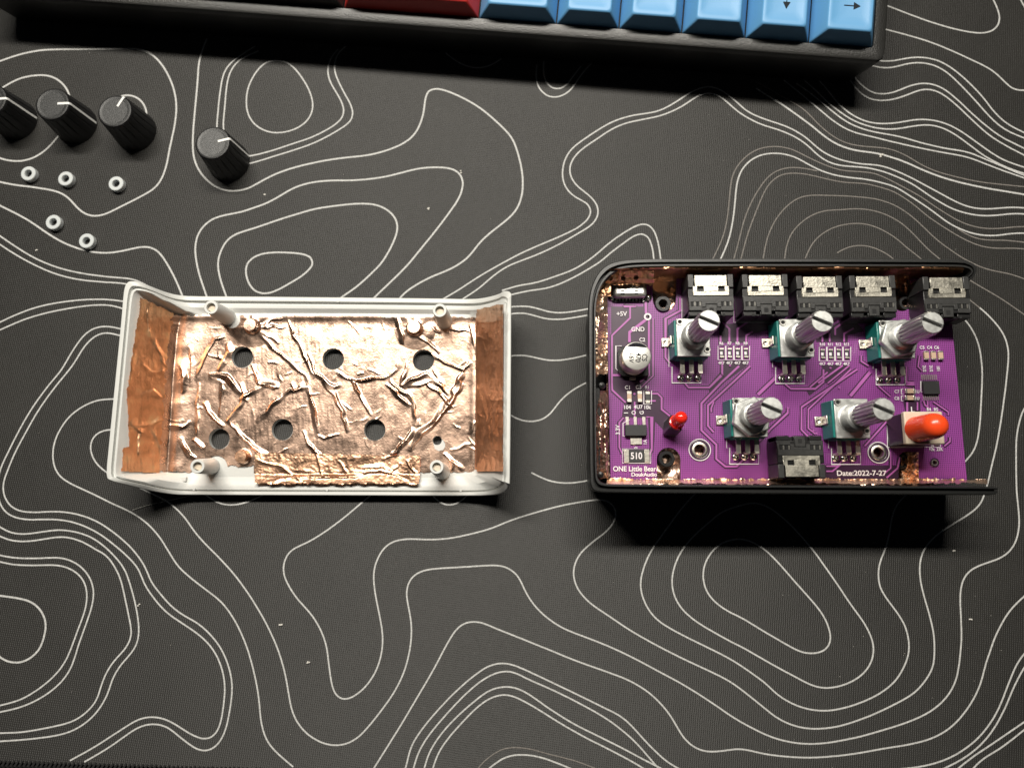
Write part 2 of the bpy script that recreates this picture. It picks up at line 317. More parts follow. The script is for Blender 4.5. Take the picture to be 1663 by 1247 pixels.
LINES = [
 (1,"-15.2,104.8 -3.8,101 7.6,97 19,93.1 30.5,89.5 42.1,86.6 53.9,84.2 65.8,82.3 77.8,81.3 89.8,80.9 101.9,80.6 113.9,80.5 125.9,80.5 138,80.4 150,80.3 162.1,80.1 174.1,79.9 186.1,79.6 198.2,79.5 210.2,79.5 222.2,80.2 234,82.7 244.7,88.1 254.1,95.6 262.1,104.6 268.8,114.6 274.4,125.2 279.2,136.2 282.8,147.7 285.2,159.5 286.3,171.5 286.1,183.5 284.9,195.5 283,207.4 280.5,219.2 277.9,230.9 275.4,242.7 273.2,254.5 270.8,266.3 267.5,277.9 263,289 256.7,299.3 248.2,307.7 238.1,314.2 227.5,320 216.8,325.6 206.1,330.9 195.3,336.3 184.6,341.7 173.6,346.8 162.1,350.1 150.1,350.6 138.6,347.2 128.8,340.4 120.4,331.7 112.2,323 102.5,315.9 91.4,311.3 79.7,308.4 67.8,306.4 55.9,304.6 44,303 32,301.6 20.1,299.8 8.3,297.6 -3.5,295 -15.2,292.4"),
 (1,"-10.1,151.5 0.3,145.1 10.7,138.8 21.4,132.9 32.6,128.1 44.4,124.9 56.4,123.1 68.6,122.6 80.7,124.2 91.9,128.9 101.5,136.4 108.8,146.1 113.3,157.4 114.3,169.5 113,181.6 110.2,193.5 105.7,204.9 99.5,215.3 91.8,224.8 83.9,234.1 75.3,242.7 65.6,250.1 55,256 43.5,260 31.4,261.9 19.2,261.5 7.3,259.4 -4.2,255.4 -15.2,250"),
 (1,"180.7,181.9 183.4,170.4 190.1,160.8 200.7,155.8 212.5,155.7 223.5,159.9 232,168 237,178.7 238.2,190.4 235.6,202 228.8,211.5 218.2,216.5 206.4,216.8 195.4,212.6 187,204.3 182,193.6 180.7,181.9"),
 (1,"335.9,63.1 331.6,74.3 327.5,85.6 324.3,97.2 322.5,109.1 321.6,121 320.8,133 319.8,145 318.8,157 317.6,168.9 316.5,180.9 315.4,192.9 314.4,204.8 313.6,216.8 313.2,228.8 313.3,240.8 314.5,252.8 317.5,264.4 322.5,275.3 329.3,285.2 337.6,293.9 347,301.3 357.7,306.7 369.3,309.8 381.3,310.3 393.2,308.8 404.6,305.3 415.3,299.8 425.8,294 436.4,288.3 447.3,283.2 458.5,278.8 469.8,274.9 481.4,271.5 493,268.5 504.7,265.8 516.4,263.3 528.3,261.1 540.1,259.2 552,257.5 563.9,256.1 575.9,254.9 587.8,253.6 599.7,251.8 611.5,249.3 623,246.1 634.4,242.3 645.6,237.8 656.2,232.3 666,225.3 674.2,216.5 680.3,206.2 684.6,195 687.7,183.4 689.4,171.5 691.2,159.7 696.3,148.9 707.3,144.9 719.2,146.5 730.6,150.2 741.7,154.8 752.5,160 763.1,165.6 773.4,171.8 783.3,178.6 792.7,186.1 801.8,193.9 810.7,202.1 819.3,210.4 827.3,219.3 833.7,229.5 838.2,240.6 841.8,252.1 844.8,263.7 847.1,275.5 848.6,287.4 849,299.4 848.3,311.4 845.9,323.2 841.7,334.4 835.4,344.6 827.2,353.4 818.1,361.2 808.7,368.6 799.3,376 790.1,383.8 781.4,392.1 773.6,401.3 766.3,410.8 758,419.5 748.6,426.9 738.4,433.2 727.6,438.6 716.6,443.3 705.4,447.8 694.5,452.8 683.8,458.3 673.5,464.4 663.5,471.1 654.4,478.9 646.6,488 639.9,498"),
 (2,"414.1,75.8 403.9,82.1 393.8,88.6 383.9,95.5 374.8,103.2 367.4,112.6 362.5,123.6 359.7,135.3 357.9,147.1 356.4,159.1 355.1,171 354,183 353,194.9 352.2,206.9 352.1,218.9 353.4,230.8 356.9,242.3 363.2,252.5 372.1,260.5 382.8,265.7 394.7,267.2 406.6,265.5 418.2,262.4 429.7,259 441.1,255.4 452.6,251.8 464.1,248.3 475.5,244.7 487,240.9 498.3,237 509.5,232.6 520.4,227.6 531.1,222.2 541.6,216.3 551.8,210.1 561.8,203.4 570,194.7 572.7,183.2 569.8,171.6 564.5,160.9 558.6,150.4 553.1,139.7 548,128.8 544.2,117.4 543.4,105.5 546.3,93.9 552.6,83.7 561.6,75.8"),
 (2,"419.9,83.3 408.8,88 397.8,93 387.7,99.6 379.5,108.5 373.6,119 370,130.5 368,142.4 366.7,154.4 365.7,166.4 364.7,178.4 363.5,190.5 362.8,202.5 363.6,214.6 366.4,226.3 371.5,237.2 379.4,246.3 389.8,252.2 401.7,253.8 413.7,252.2 425.4,249.5 437.1,246.3 448.6,242.8 460.1,239 471.5,235.1 483,231.3 494.5,227.6 505.8,223.4 516.9,218.4 527.6,212.9 538,206.8 547.8,199.7 555.6,190.6 558.1,179 555.1,167.3 549.7,156.5 543.5,146.2 537.6,135.6 533.6,124.3 532.8,112.3 535.3,100.5 541.1,89.9 549,80.8"),
 (2,"422.1,110.4 414.5,119.9 408.4,130.4 403.7,141.6 401,153.4 400.2,165.6 401.1,177.7 404.7,189.3 411.3,199.4 420.5,207.3 431.3,212.8 443.1,215.6 455.2,215.8 467.2,213.8 478.8,210 489.4,204.2 498.5,196.2 505,185.9 507.9,174.1 506.9,162.1 503.3,150.5 498.2,139.4 491.9,129 484.8,119.2 476.7,110.1 466.9,102.9 455.3,99.5 443.2,99.4 431.6,102.9 422.1,110.4"),
 (2,"872,105.1 870.9,116.9 871,128.8 874.2,140.3 881.1,149.9 890.9,156.5 902.6,158 914.1,154.9 924.1,148.5 931.9,139.6 938.7,129.8 945.7,120.2 953.3,111 961.6,102.5"),
 (2,"883.3,100 882.6,112.4 883.9,124.7 888.8,136 898.6,143.4 910.8,143.7 921.1,137 928.8,127.3 936.2,117.3 943.9,107.6"),
 (2,"723.2,85.9 732.9,94 743.4,101.1 754.8,106.6 766.9,109.9 779.6,110.4 792,108 803.5,103 814.1,96"),
 (1,"340.9,497 337.1,485.6 333.2,474.3 329.3,463 325.5,451.6 322.3,440.1 319.7,428.4 317.9,416.5 317.2,404.6 318.4,392.7 321.9,381.2 328.1,371 336.4,362.4 346.4,355.9 357.6,351.7 369.3,348.9 381,346.7 392.7,344.1 404.2,340.5 415.5,336.6 426.8,332.7 437.7,327.8 448.3,322.2 458.7,316.1 469,310 479.7,304.7 491,300.6 502.6,297.6 514.4,295.6 526.3,294.3 538.2,293.6 550.2,293.4 562.2,293.4 574.2,293.1 586.1,292.4 598.1,291.3 610,289.8 621.8,288 633.5,285.6 645.2,282.7 656.8,279.7 668.4,276.7 680.1,274.3 692,272.8 704,272.2 715.9,272.3 727.8,273.6 739.2,277.3 747.9,285.3 751.5,296.6 750.2,308.5 746.2,319.7 740.3,330.2 733.6,340 726.5,349.8 719.4,359.4 712.1,368.9 704.7,378.4 697.2,387.7 689.6,396.9 682,406.2 674.5,415.5 666.9,424.8 658.8,433.7 650.5,442.3 642,450.7 633.3,459 624.7,467.2 616,475.5 607.5,484 599.5,492.9"),
 (1,"373.7,497 369.3,485.9 365.1,474.7 361.1,463.5 357.7,452 355.1,440.4 354.2,428.5 355.9,416.7 360,405.5 365.8,395.1 374,386.4 384.2,380.3 395.4,376.2 406.8,372.6 418.2,369 429.5,365.2 440.8,361.2 452.1,357.4 463.4,353.7 474.9,350.2 486.3,346.8 497.7,343.3 509.3,340.3 521,338 532.8,336.2 544.6,334.6 556.5,333.2 568.4,332 580.3,331.2 592.2,331.1 604.1,332.1 615.7,334.8 626.5,339.9 635.8,347.3 642.7,357 645.3,368.6 643.6,380.4 639.6,391.6 634.5,402.4 628.8,412.9 622.4,423 615,432.3 606.6,440.8 598,449.1 589.2,457.2 580.1,464.9 570.5,472 560.7,478.8 551,485.8 541.4,492.9"),
 (1,"402,428.4 410.3,419.6 421.1,414.1 432.9,411.3 445,410.3 457.1,410.2 469.3,410.6 481.4,411.5 493.3,413.5 504.2,418.7 507.1,429.7 500.2,439.5 491,447.5 480.9,454.2 470.4,460.3 459.9,466.3 449,471.8 437.6,475.7 425.5,476.3 414.2,472.1 406.1,463.2 401.3,452.1 399.5,440.1 402,428.4"),
 (2,"705.6,494.2 715.8,488 726.1,481.9 736.4,475.9 746.7,469.6 756.7,463.1 766.7,456.5 776.8,450.1 787,443.9 797.4,438 807.8,432.1 818.3,426.3 828.8,420.6 839.4,415 850.1,409.7 861,404.8 872,400 883,395.4 894,390.8 905,386.1 916,381.2 926.8,376.1 937.3,370.4 947,363.4 955.2,354.7 959,343.6 954.6,332.8 944.9,326 934.4,320.1 925.2,312.6 918.3,302.9 914.4,291.6 913.6,279.7 915.2,267.9 919.1,256.6 925.3,246.4 933.6,237.7 943,230.4 952.9,223.6 962.8,216.9 972.9,210.5 983.1,204.4 993.8,198.9 1004.9,194.4 1016.3,190.8 1027.9,188 1039.7,186 1051.5,184.3 1063.3,182.1 1074.6,178.4 1085.4,173.2 1095.7,167.2 1105.8,160.8 1115.9,154.2 1126.2,148.3 1137.3,143.9 1149.1,141.8 1160.9,143.1 1172,147.7 1181.8,154.4 1191.2,161.9 1200.2,169.7 1209.1,177.7 1219.1,184.2 1229.9,189.3 1241.1,193.6 1252.4,197.5 1263.8,201.2 1275,205.2 1286,210.1 1296.4,215.9 1306.5,222.4 1315.8,229.9 1324.7,237.9 1334.2,245.2 1344.4,251.3 1355.3,256.3 1366.6,260.2 1378.2,263.1 1390,265.2 1401.8,266.8 1413.8,267.7 1425.7,268.9 1437.3,271.6 1448.6,275.4 1459.7,279.9 1470.7,284.8 1481.4,290 1492,295.6 1502.5,301.3 1513.1,306.9 1523.6,312.6 1534.1,318.3 1544.6,324 1555.4,329.3 1566.4,333.8 1577.9,337.1 1589.7,339 1601.7,339.5 1613.6,339.1 1625.5,338.1 1637.5,337.3 1649.4,337.2 1661.4,337.9 1673.3,338.8"),
 (2,"738.4,494.2 748.5,487.7 758.5,481.2 768.6,474.7 778.3,467.7 787.5,460 796.5,452.2 805.9,444.7 815.7,437.9 826.2,432 837.1,427.2 848.3,422.9 859.5,418.7 870.7,414.3 881.7,409.6 892.6,404.6 903.3,399.3 913.9,393.7 924.3,387.8 934.7,381.8 945,375.7 955.1,369.4 964.1,361.4 970,351.1 970.8,339.3 966.1,328.4 958.2,319.4 949,311.7 939.7,304.2 931.8,295.3 926.6,284.6 925.6,272.7 929.3,261.4 936.1,251.6 944.7,243.3 954.3,236.1 964.2,229.5 974.2,222.8 984.1,216.1 994.4,210 1005.2,204.8 1016.5,200.7 1028.1,197.7 1039.8,195.3 1051.5,193 1063.3,190.6 1074.8,187.5 1086.1,183.4 1097,178.5 1107.6,172.9 1117.7,166.5 1127.7,159.9 1138.3,154.4 1150,152 1161.7,154 1172.2,159.6 1181.6,167.1 1190.6,175 1199.9,182.6 1209.9,189.2 1220.3,195 1231.1,200.2 1242.3,204.5 1253.7,208 1265.1,211.7 1276.3,216 1287.2,220.9 1297.7,226.8 1307.5,233.6 1316.6,241.4 1325.3,249.6 1334.7,257 1345.1,263 1356.3,267.1 1368,269.4 1380,270.6 1391.9,271.4 1403.8,272.5 1415.7,274.4 1427.3,277.1 1438.8,280.6 1450,284.8 1461,289.4 1471.9,294.4 1482.5,300 1492.6,306.5 1502.4,313.3 1512.4,320 1522.6,326.3 1532.9,332.3 1543.6,337.8 1554.7,342.3 1566.1,345.7 1577.8,348.3 1589.7,350 1601.6,350.6 1613.6,350.2 1625.5,349.2 1637.4,347.9 1649.4,347.3 1661.4,347.8 1673.3,348.7"),
 (2,"815.2,472 826.8,468.4 838.4,465.1 850.2,462.6 862.2,460.7 874,458.1 885.6,454.6 897,450.7 908.4,446.7 919.8,442.6 930.9,437.8 941.6,432.1 951.8,425.6 961.6,418.6 971,411 980.1,403 989.4,395.2 999,387.9 1009,381.1 1019.2,374.6 1029.8,368.8 1041.2,364.7 1052.9,366.2 1061.4,374.6 1066.2,385.6 1069.3,397.3 1071.4,409.2 1072.9,421.3 1074,433.3"),
 (2,"815.2,482.1 827,479.4 838.8,476.7 850.6,474.1 862.5,471.9 874.4,470.2 886.4,468.3 898,465.1 909.4,461 920.4,456.1 931.3,450.8 941.9,445.1 952.4,439.1 962.8,432.8 972.9,426.3 982.4,418.8 991.6,410.9 1001.2,403.6 1010.9,396.4 1020.7,389.3 1031,383.1 1042.7,380.5 1052.7,386.5 1057.7,397.5 1060.4,409.2 1061.8,421.2 1062.6,433.3"),
 (3,"1154.3,427.5 1159.6,416.8 1164.8,406 1169.8,395.1 1174,384 1177.4,372.5 1179.9,360.8 1181.8,349 1183.1,337.1 1184.2,325.2 1185.3,313.3 1186.6,301.4 1188.8,289.7 1192.9,278.4 1199.1,268.2 1206.9,259.2 1215.9,251.3 1226.1,245.1 1237.3,241 1249.1,238.9 1261,238.5 1272.9,239.8 1284.5,242.7 1295.5,247.3 1306.2,252.7 1316.9,258 1327.7,263.1 1338.7,267.8 1349.9,272 1361.4,275.5 1373.1,277.6 1385,278.6 1397,279.3 1408.9,280.3 1420.6,282.5 1431.9,286.6 1442.7,291.6 1453.4,297 1464,302.6 1474.5,308.2 1485,313.9 1495.3,320 1505.3,326.6 1515.1,333.4 1525.1,340 1535.2,346.4 1545.4,352.6 1555.9,358.3 1566.8,363.2 1578.2,367 1589.8,369.7 1601.7,371.2 1613.6,371.6 1625.6,371 1637.5,369.8 1649.4,368.8 1661.3,368.4 1673.3,368.2"),
 (2,"1166.9,427.5 1172.1,416.8 1177,405.9 1181.3,394.9 1184.8,383.5 1187.6,371.9 1189.7,360.2 1191.4,348.5 1192.8,336.6 1193.9,324.8 1194.9,313 1196.4,301.2 1199.1,289.6 1203.7,278.6 1210.5,268.9 1219.2,260.8 1229.5,254.9 1240.7,251.2 1252.5,249.6 1264.4,249.7 1276.2,251.4 1287.6,254.6 1298.5,259.4 1308.9,265.2 1319.4,270.8 1330.1,276 1341.1,280.3 1352.5,283.8 1364.1,286.3 1375.9,288.2 1387.7,289.6 1399.5,290.8 1411.3,292.6 1422.9,295 1434.5,297.9 1445.9,301.3 1456.9,305.8 1467.2,311.8 1477.2,318.2 1487.2,324.6 1497.1,331.2 1506.9,337.9 1516.6,344.9 1526.1,352 1535.7,359.1 1545.8,365.4 1556.4,370.7 1567.4,375.3 1578.7,378.9 1590.3,381.4 1602.1,382.7 1614,382.8 1625.9,381.8 1637.7,380.2 1649.5,379.3 1661.4,379 1673.3,379"),
 (3,"1189.6,427.5 1193,416.1 1196.2,404.7 1199.3,393.3 1202.2,381.8 1205,370.3 1208.2,358.9 1212.1,347.7 1216.6,336.7 1221.6,326 1227.3,315.6 1233.6,305.6 1240.5,295.9 1248.4,287.1 1257.9,280.1 1268.8,275.4 1280.4,273 1292.2,272.6 1304,273.7 1315.7,275.6 1327.3,278"),
 (3,"1201,427.5 1204.4,416 1207.5,404.5 1210.5,393 1213.9,381.5 1217.7,370.2 1221.9,359.1 1226.2,347.9 1230.6,336.8 1235.1,325.8 1239.9,314.9 1245.7,304.4 1253.1,295.2 1262.5,287.8 1273.5,283.3 1285.3,281.8 1297.2,282.1 1309.1,283.5 1320.8,285.8 1332.4,288.6 1344,291.4 1355.7,293.9 1367.4,295.9 1379.3,297.2 1391.2,297.7 1403.1,298.6 1414.8,300.7 1426.4,303.6 1437.9,306.9 1449.1,311 1459.7,316.4 1469.8,322.8 1479.6,329.6 1489,336.9 1498.2,344.6 1507.4,352.1 1517.2,359 1527.1,365.6 1537.2,372 1547.3,378.3 1557.7,384.3 1568.2,389.9 1579,394.8 1590.3,398.8 1601.9,401.6 1613.7,403.1 1625.6,403.5 1637.6,403.4 1649.5,403.6 1661.4,404.3 1673.3,405.2"),
 (3,"1554.2,371.3 1564.7,377.8 1575.7,383.4 1587.3,387.4 1599.5,389.6 1611.8,390.3 1624.1,390.4 1636.5,391 1648.8,392.1 1661,393.4 1673.3,394.7"),
 (3,"1238.4,427.5 1240.1,415.6 1242.2,403.7 1244.8,392 1248.4,380.5 1253.1,369.4 1258.7,358.8 1265.5,348.9 1273.3,339.7 1282.1,331.6 1292,324.7 1303,320.1 1314.9,317.9 1326.9,317.4 1338.9,317.6 1350.9,317.9 1363,318.3 1375,318.8 1387,319.6 1399,320.6 1410.9,321.8 1422.8,323.8 1434.4,326.8 1445.8,330.8 1456.7,335.8 1467,342 1476.8,349 1486.2,356.6 1495,364.7 1503.7,373 1512.3,381.4 1521.3,389.4 1530.7,396.9 1540.5,403.9 1550.3,410.8 1560.4,417.4 1570.9,423.4 1581.6,428.8 1592.6,433.6 1604,437.5 1615.7,440.4 1627.5,442.6 1639.2,445.1 1650.8,448.6 1662.1,452.7 1673.3,457"),
 (3,"1273.7,427.5 1274.8,415.5 1276.7,403.5 1279.9,391.8 1284.9,380.9 1291.9,371 1300.5,362.5 1310,355.1 1320.5,349.1 1331.8,344.8 1343.6,342.3 1355.7,341.4 1367.8,340.8 1379.8,339.8 1391.9,339.5 1404,340.2 1415.9,342 1427.7,345 1439,349.2 1449.9,354.4 1460.3,360.6 1469.9,367.9 1478.9,376 1487.4,384.6 1495.7,393.4 1504.2,402.1 1513.1,410.2 1522.4,417.9 1531.8,425.6 1541.3,433.1 1551.1,440.1 1561.2,446.7 1571.5,453.1 1581.8,459.4 1592.2,465.6 1602.7,471.6 1613.2,477.7 1623.5,483.9 1633.7,490.5 1643.7,497.4 1653.6,504.3 1663.4,511.3 1673.3,518.3"),
 (3,"1305.8,424.9 1310.2,413.7 1315.3,402.9 1321.9,392.8 1330.2,384.2 1339.8,377.1 1350.4,371.4 1361.7,367.3 1373.4,364.8 1385.3,363.4 1397.3,363.4 1409.2,365.1 1420.7,368.5 1431.7,373.3 1442.3,379 1452.3,385.5 1461.8,392.9 1470.8,400.8 1480.2,408.3 1489.7,415.7 1498.8,423.5 1507.6,431.6 1516.4,439.8 1525.4,447.8 1534.6,455.5 1544,463 1553.4,470.4 1562.8,477.8 1572.3,485.3 1581.7,492.7 1591.1,500.1"),
 (2,"1591.1,500.1 1600.2,508 1608.8,516.4 1616.8,525.3 1624.2,534.8 1630.2,545.1 1634.5,556.3 1636.9,568.1 1637.4,580.1 1636.7,592 1635.6,604 1634.3,615.9 1633,627.9 1631.5,639.8 1629.9,651.7 1628.3,663.6 1626.5,675.5 1624.7,687.3 1622.7,699.2 1620.6,711 1618.3,722.8 1615.7,734.5 1612.8,746.1 1610,757.8 1607.4,769.5 1604.6,781.2 1601.4,792.8 1597.8,804.2 1593.1,815.2 1585.6,824.6 1576.4,832.3 1566.5,839 1556.3,845.3 1546,851.6 1535.9,858 1526,864.9 1516.8,872.6 1508.5,881.2 1501.6,891 1496.8,902 1494.1,913.7 1493.4,925.7 1494.2,937.6 1496.1,949.5 1498.8,961.2 1501.9,972.8 1505.3,984.3 1508.6,995.8 1511.6,1007.5 1514.3,1019.2 1516.2,1031 1517.1,1043 1517.3,1055 1516.9,1067 1515.2,1078.9 1511.2,1090.2 1505.1,1100.5 1498,1110.2 1490,1119.1 1480.8,1126.8 1470.7,1133.3 1460.2,1139.1 1449.5,1144.6 1438.8,1150 1427.9,1155 1416.9,1159.9 1405.8,1164.4 1394.5,1168.6 1383.2,1172.5 1371.7,1176 1360,1178.9 1348.2,1180.9 1336.3,1182.2 1324.3,1182.7 1312.3,1182.1 1300.4,1180.3 1288.8,1177.2 1277.6,1173 1266.9,1167.6 1256.7,1161.2 1247.2,1153.8 1237.9,1146.3 1228.6,1138.8 1219.2,1131.2 1209.8,1123.8 1200.2,1116.5 1190.4,1109.6 1180.2,1103.3 1169.6,1097.6 1158.8,1092.4 1148,1087.2 1137.1,1082.1 1126.2,1077.1 1115.3,1072 1104.5,1066.8 1093.8,1061.4 1083,1056 1072.4,1050.5 1061.8,1044.9 1051.2,1039.1 1040.8,1033.2 1030.4,1027.2 1020.2,1020.9 1010.1,1014.3 1000.2,1007.6 990.3,1000.8 980.3,994.2 970.3,987.5 960.6,980.4 951.6,972.4 943.7,963.4 937.3,953.3 933.1,942.1 931.5,930.2 933.1,918.3 937.4,907.1 943.9,897.1 952.3,888.5 961.4,880.8 970.9,873.4 980.4,866.1 989.1,857.8 996.1,848.1 999.8,836.7 997.8,825.1 990.1,816.1 978.9,811.9 966.9,811.6 955,813.1 943.2,814.9 931.3,817 919.5,819.2 907.8,821.8 896.2,824.7 884.6,827.9 873,831.1 861.5,834.5 850,838 838.6,841.7 827.3,845.7 816.2,850.2 805.1,854.8 793.8,858.9 782.3,862.3 770.6,865.3 759,868.1 747.2,870.7 735.4,872.9 723.5,874.5 711.6,875.4 699.6,875.8 687.6,875.6 675.6,875.1 663.6,875 651.6,876.2 640,879.2 629.6,885 621.2,893.5 615,903.8 610.4,914.9 607.7,926.5 607,938.5 607.8,950.5 609.4,962.4 611.4,974.2 613.8,986 616.2,997.8 618.4,1009.6 620.3,1021.4 621.4,1033.4 621.3,1045.4 620,1057.3 617.5,1069 613.9,1080.5 609.1,1091.5 603,1101.9 595.9,1111.5 587.6,1120.1 578.1,1127.5 567.5,1133 555.7,1133.8 546,1127 540.7,1116.3 537.9,1104.7 536,1092.8 534.5,1080.9 533,1069 531.5,1057.1 529.1,1045.3 525.5,1033.9 520.9,1022.8 515.3,1012.2 508.9,1002 501.5,992.6 493.5,983.6 485.5,974.7 478.2,965.2 471.6,955.1 465.9,944.6 461.7,933.3 460.6,921.4 462.9,909.7 468.4,899.1 477.3,891.1 487.9,885.6 498.8,880.5 509.4,874.8 519.6,868.5 529.6,861.9 539.4,855 549.1,847.8 558.6,840.4 567.9,832.9 577,825.1 586.2,817.3 595.4,809.6 604.9,802.3 614.6,795.2"),
 (3,"1359.4,411 1369.9,405.2 1381.1,401 1392.9,399.2 1404.9,399.5 1416.6,402.1 1427.8,406.4 1438.4,411.9 1448.2,418.8 1457,426.8 1465.6,435.2 1474.1,443.7 1482.5,452.2 1491,460.7 1499.7,468.9 1508.9,476.6 1518.3,484 1528,491.1 1537.9,497.8 1547.8,504.5"),
 (2,"1547.8,504.5 1557.5,511.6 1566.5,519.5 1574.1,528.7 1580.4,538.9 1585.5,549.7 1589.3,561.1 1591.8,572.8 1593.4,584.7 1594.5,596.6 1594.9,608.6 1594.7,620.6 1594.2,632.5 1593.6,644.5 1592.9,656.5 1592.3,668.4 1591.7,680.4 1590.6,692.3 1589,704.2 1586.7,715.9 1582.9,727.3 1577,737.7 1569.3,746.9 1560.5,755 1550.6,761.7 1539.7,766.7 1528.3,770.4 1516.9,774.1 1505.8,778.6 1495.4,784.5 1485.6,791.4 1476.3,799 1467.5,807.1 1459.4,815.9 1453.2,826.2 1449.3,837.5 1446.8,849.2 1444.9,861 1442.6,872.8 1439.6,884.4 1435.7,895.7 1431.2,906.8 1427.8,918.3 1426.5,930.2 1427,942.1 1429.8,953.7 1435.2,964.4 1441.9,974.4 1449.1,984 1456.2,993.6 1462.8,1003.6 1468.5,1014.1 1472.5,1025.4 1475,1037.1 1476,1049 1475,1061 1471.9,1072.5 1467.1,1083.5 1461.4,1094 1454.4,1103.8 1446.1,1112.3 1436.7,1119.8 1426.7,1126.4 1416.2,1132.1 1405.3,1137.1 1394.2,1141.5 1382.8,1145.4 1371.3,1148.6 1359.6,1151.2 1347.7,1152.9 1335.7,1153.3 1323.8,1152.5 1312,1150.5 1300.4,1147.3 1289.3,1143 1278.6,1137.6 1268.4,1131.3 1258.9,1123.9 1250.2,1115.8 1241.3,1107.8 1231.8,1100.5 1222,1093.5 1212.2,1086.6 1202.3,1079.9 1192.1,1073.5 1181.8,1067.5 1171.2,1061.9 1160.5,1056.5 1149.7,1051.2 1139,1045.9 1128.2,1040.7 1117.5,1035.4 1106.8,1029.9 1096.2,1024.3 1085.8,1018.4 1075.6,1012 1066.3,1004.6 1058.1,995.8 1051.4,985.9 1046.1,975.2 1042.3,963.8 1040.5,952 1041,940 1043.5,928.3 1047.1,916.9 1051.7,905.8 1057.2,895.2 1063.5,885 1070.4,875.2 1077.4,865.5 1084.5,855.8 1091.5,846.1 1098.6,836.4 1105.9,827 1113.6,817.8 1121.6,808.8 1130,800.3 1139,792.4 1148.5,785.1"),
 (2,"1682.6,639.8 1674.7,648.8 1667.1,658.1 1660.8,668.3 1656.8,679.6 1653.9,691.2 1651.7,703 1650.4,714.9 1650,726.9 1649.9,738.9 1649.9,750.9 1650,762.9 1650.2,774.9 1650.5,786.9 1651,798.9 1652.1,810.8 1653.3,822.8 1654.4,834.7 1654.9,846.7 1654.1,858.6 1651.9,870.4 1647.8,881.7 1641.5,891.8 1632.9,900.1 1622.6,906.3 1611.4,910.6 1600.1,914.5 1588.9,918.8 1578.3,924.5 1569.6,932.6 1563.7,942.9 1560.6,954.5 1559.4,966.5 1559.3,978.4 1559.8,990.4 1560.4,1002.4 1560.9,1014.4 1561.2,1026.4 1561.1,1038.4 1560.3,1050.3 1559.2,1062.3 1557.9,1074.2 1556.1,1086.1 1553.7,1097.8 1549.9,1109.2 1544.6,1119.9 1537.9,1129.9 1530,1138.9 1521.1,1146.9 1511.4,1153.9 1501,1160 1490.2,1165.2 1479.2,1169.8 1467.9,1174 1456.5,1177.8 1445.1,1181.4 1433.6,1184.9 1422.1,1188.3 1410.6,1191.6 1399,1194.7 1387.3,1197.5 1375.6,1199.9 1363.8,1202.2 1352,1204.2 1340.1,1205.8 1328.2,1206.8 1316.2,1207.2 1304.2,1206.8 1292.3,1205.6 1280.4,1203.6 1268.8,1200.9 1257.3,1197.5 1246,1193.2 1235.1,1188.3 1224.4,1183 1213.7,1177.4 1203.2,1171.7 1192.9,1165.5 1182.9,1159 1173,1152.2 1163.1,1145.4 1153.1,1138.7 1143.1,1132.1 1133,1125.6 1122.8,1119.3 1112.6,1113.1 1102.2,1107.1 1091.7,1101.3 1081.1,1095.7 1070.5,1090.1 1059.9,1084.4 1049.4,1078.7 1038.8,1073.1 1028.1,1067.6 1017.4,1062.3 1006.5,1057.1 995.6,1052.2 984.6,1047.4 973.5,1042.9 962.3,1038.5 951.1,1034.2 939.9,1030 928.7,1025.7 917.7,1020.9 907.1,1015.3 897,1008.8 887.4,1001.6 878.5,993.7 870.2,985 862.8,975.5 856.4,965.4 850.9,954.8 845.8,943.9 839.4,933.8 830.5,925.8 819.9,920.4 808.1,918 796.1,917.8 784.2,918.3 772.2,919 760.2,919.8 748.2,920.5 736.3,921.2 724.3,921.9 712.3,922.7 700.4,923.9 688.7,926.3 677.6,931 668.6,938.7 662.9,949.2 660.6,960.9 661.3,972.9 663.4,984.7 665.6,996.5 667.4,1008.3 668.2,1020.3 668,1032.3 667,1044.2 665.2,1056.1 662.7,1067.8 659.7,1079.4 655.9,1090.8 651.3,1101.9 646,1112.6 640.2,1123.1 633.7,1133.2 626.8,1143 619.6,1152.6 612.3,1162.1 604.8,1171.5 597.1,1180.7 589,1189.5 580,1197.4 569.8,1203.7 558.6,1207.8 546.7,1209.3 534.8,1208.3 523.2,1205.1 512.4,1199.9 502.4,1193.3 493.5,1185.3 485.9,1176.1 479.7,1165.8 475.1,1154.7 472,1143.1 469.8,1131.4 467.8,1119.5 465.8,1107.7 463.5,1095.9 460.7,1084.3 457.5,1072.7 453.9,1061.3 449.8,1050 445.2,1038.9 440.2,1028 435,1017.2 429.5,1006.6 423.6,996.1 417.5,985.8 411.2,975.6 404.7,965.5 397.9,955.6 390.9,945.9 383.6,936.4 376,927.1 368,918.2 359.8,909.4 351.5,900.7 343,892.3 334.5,883.8 326.4,875 318.6,865.9 311.4,856.3 304.6,846.4 297.2,837 288.9,828.3 279.9,820.4 270.2,813.4 259.7,807.6 248.8,802.4 238,797.3 227.3,791.9"),
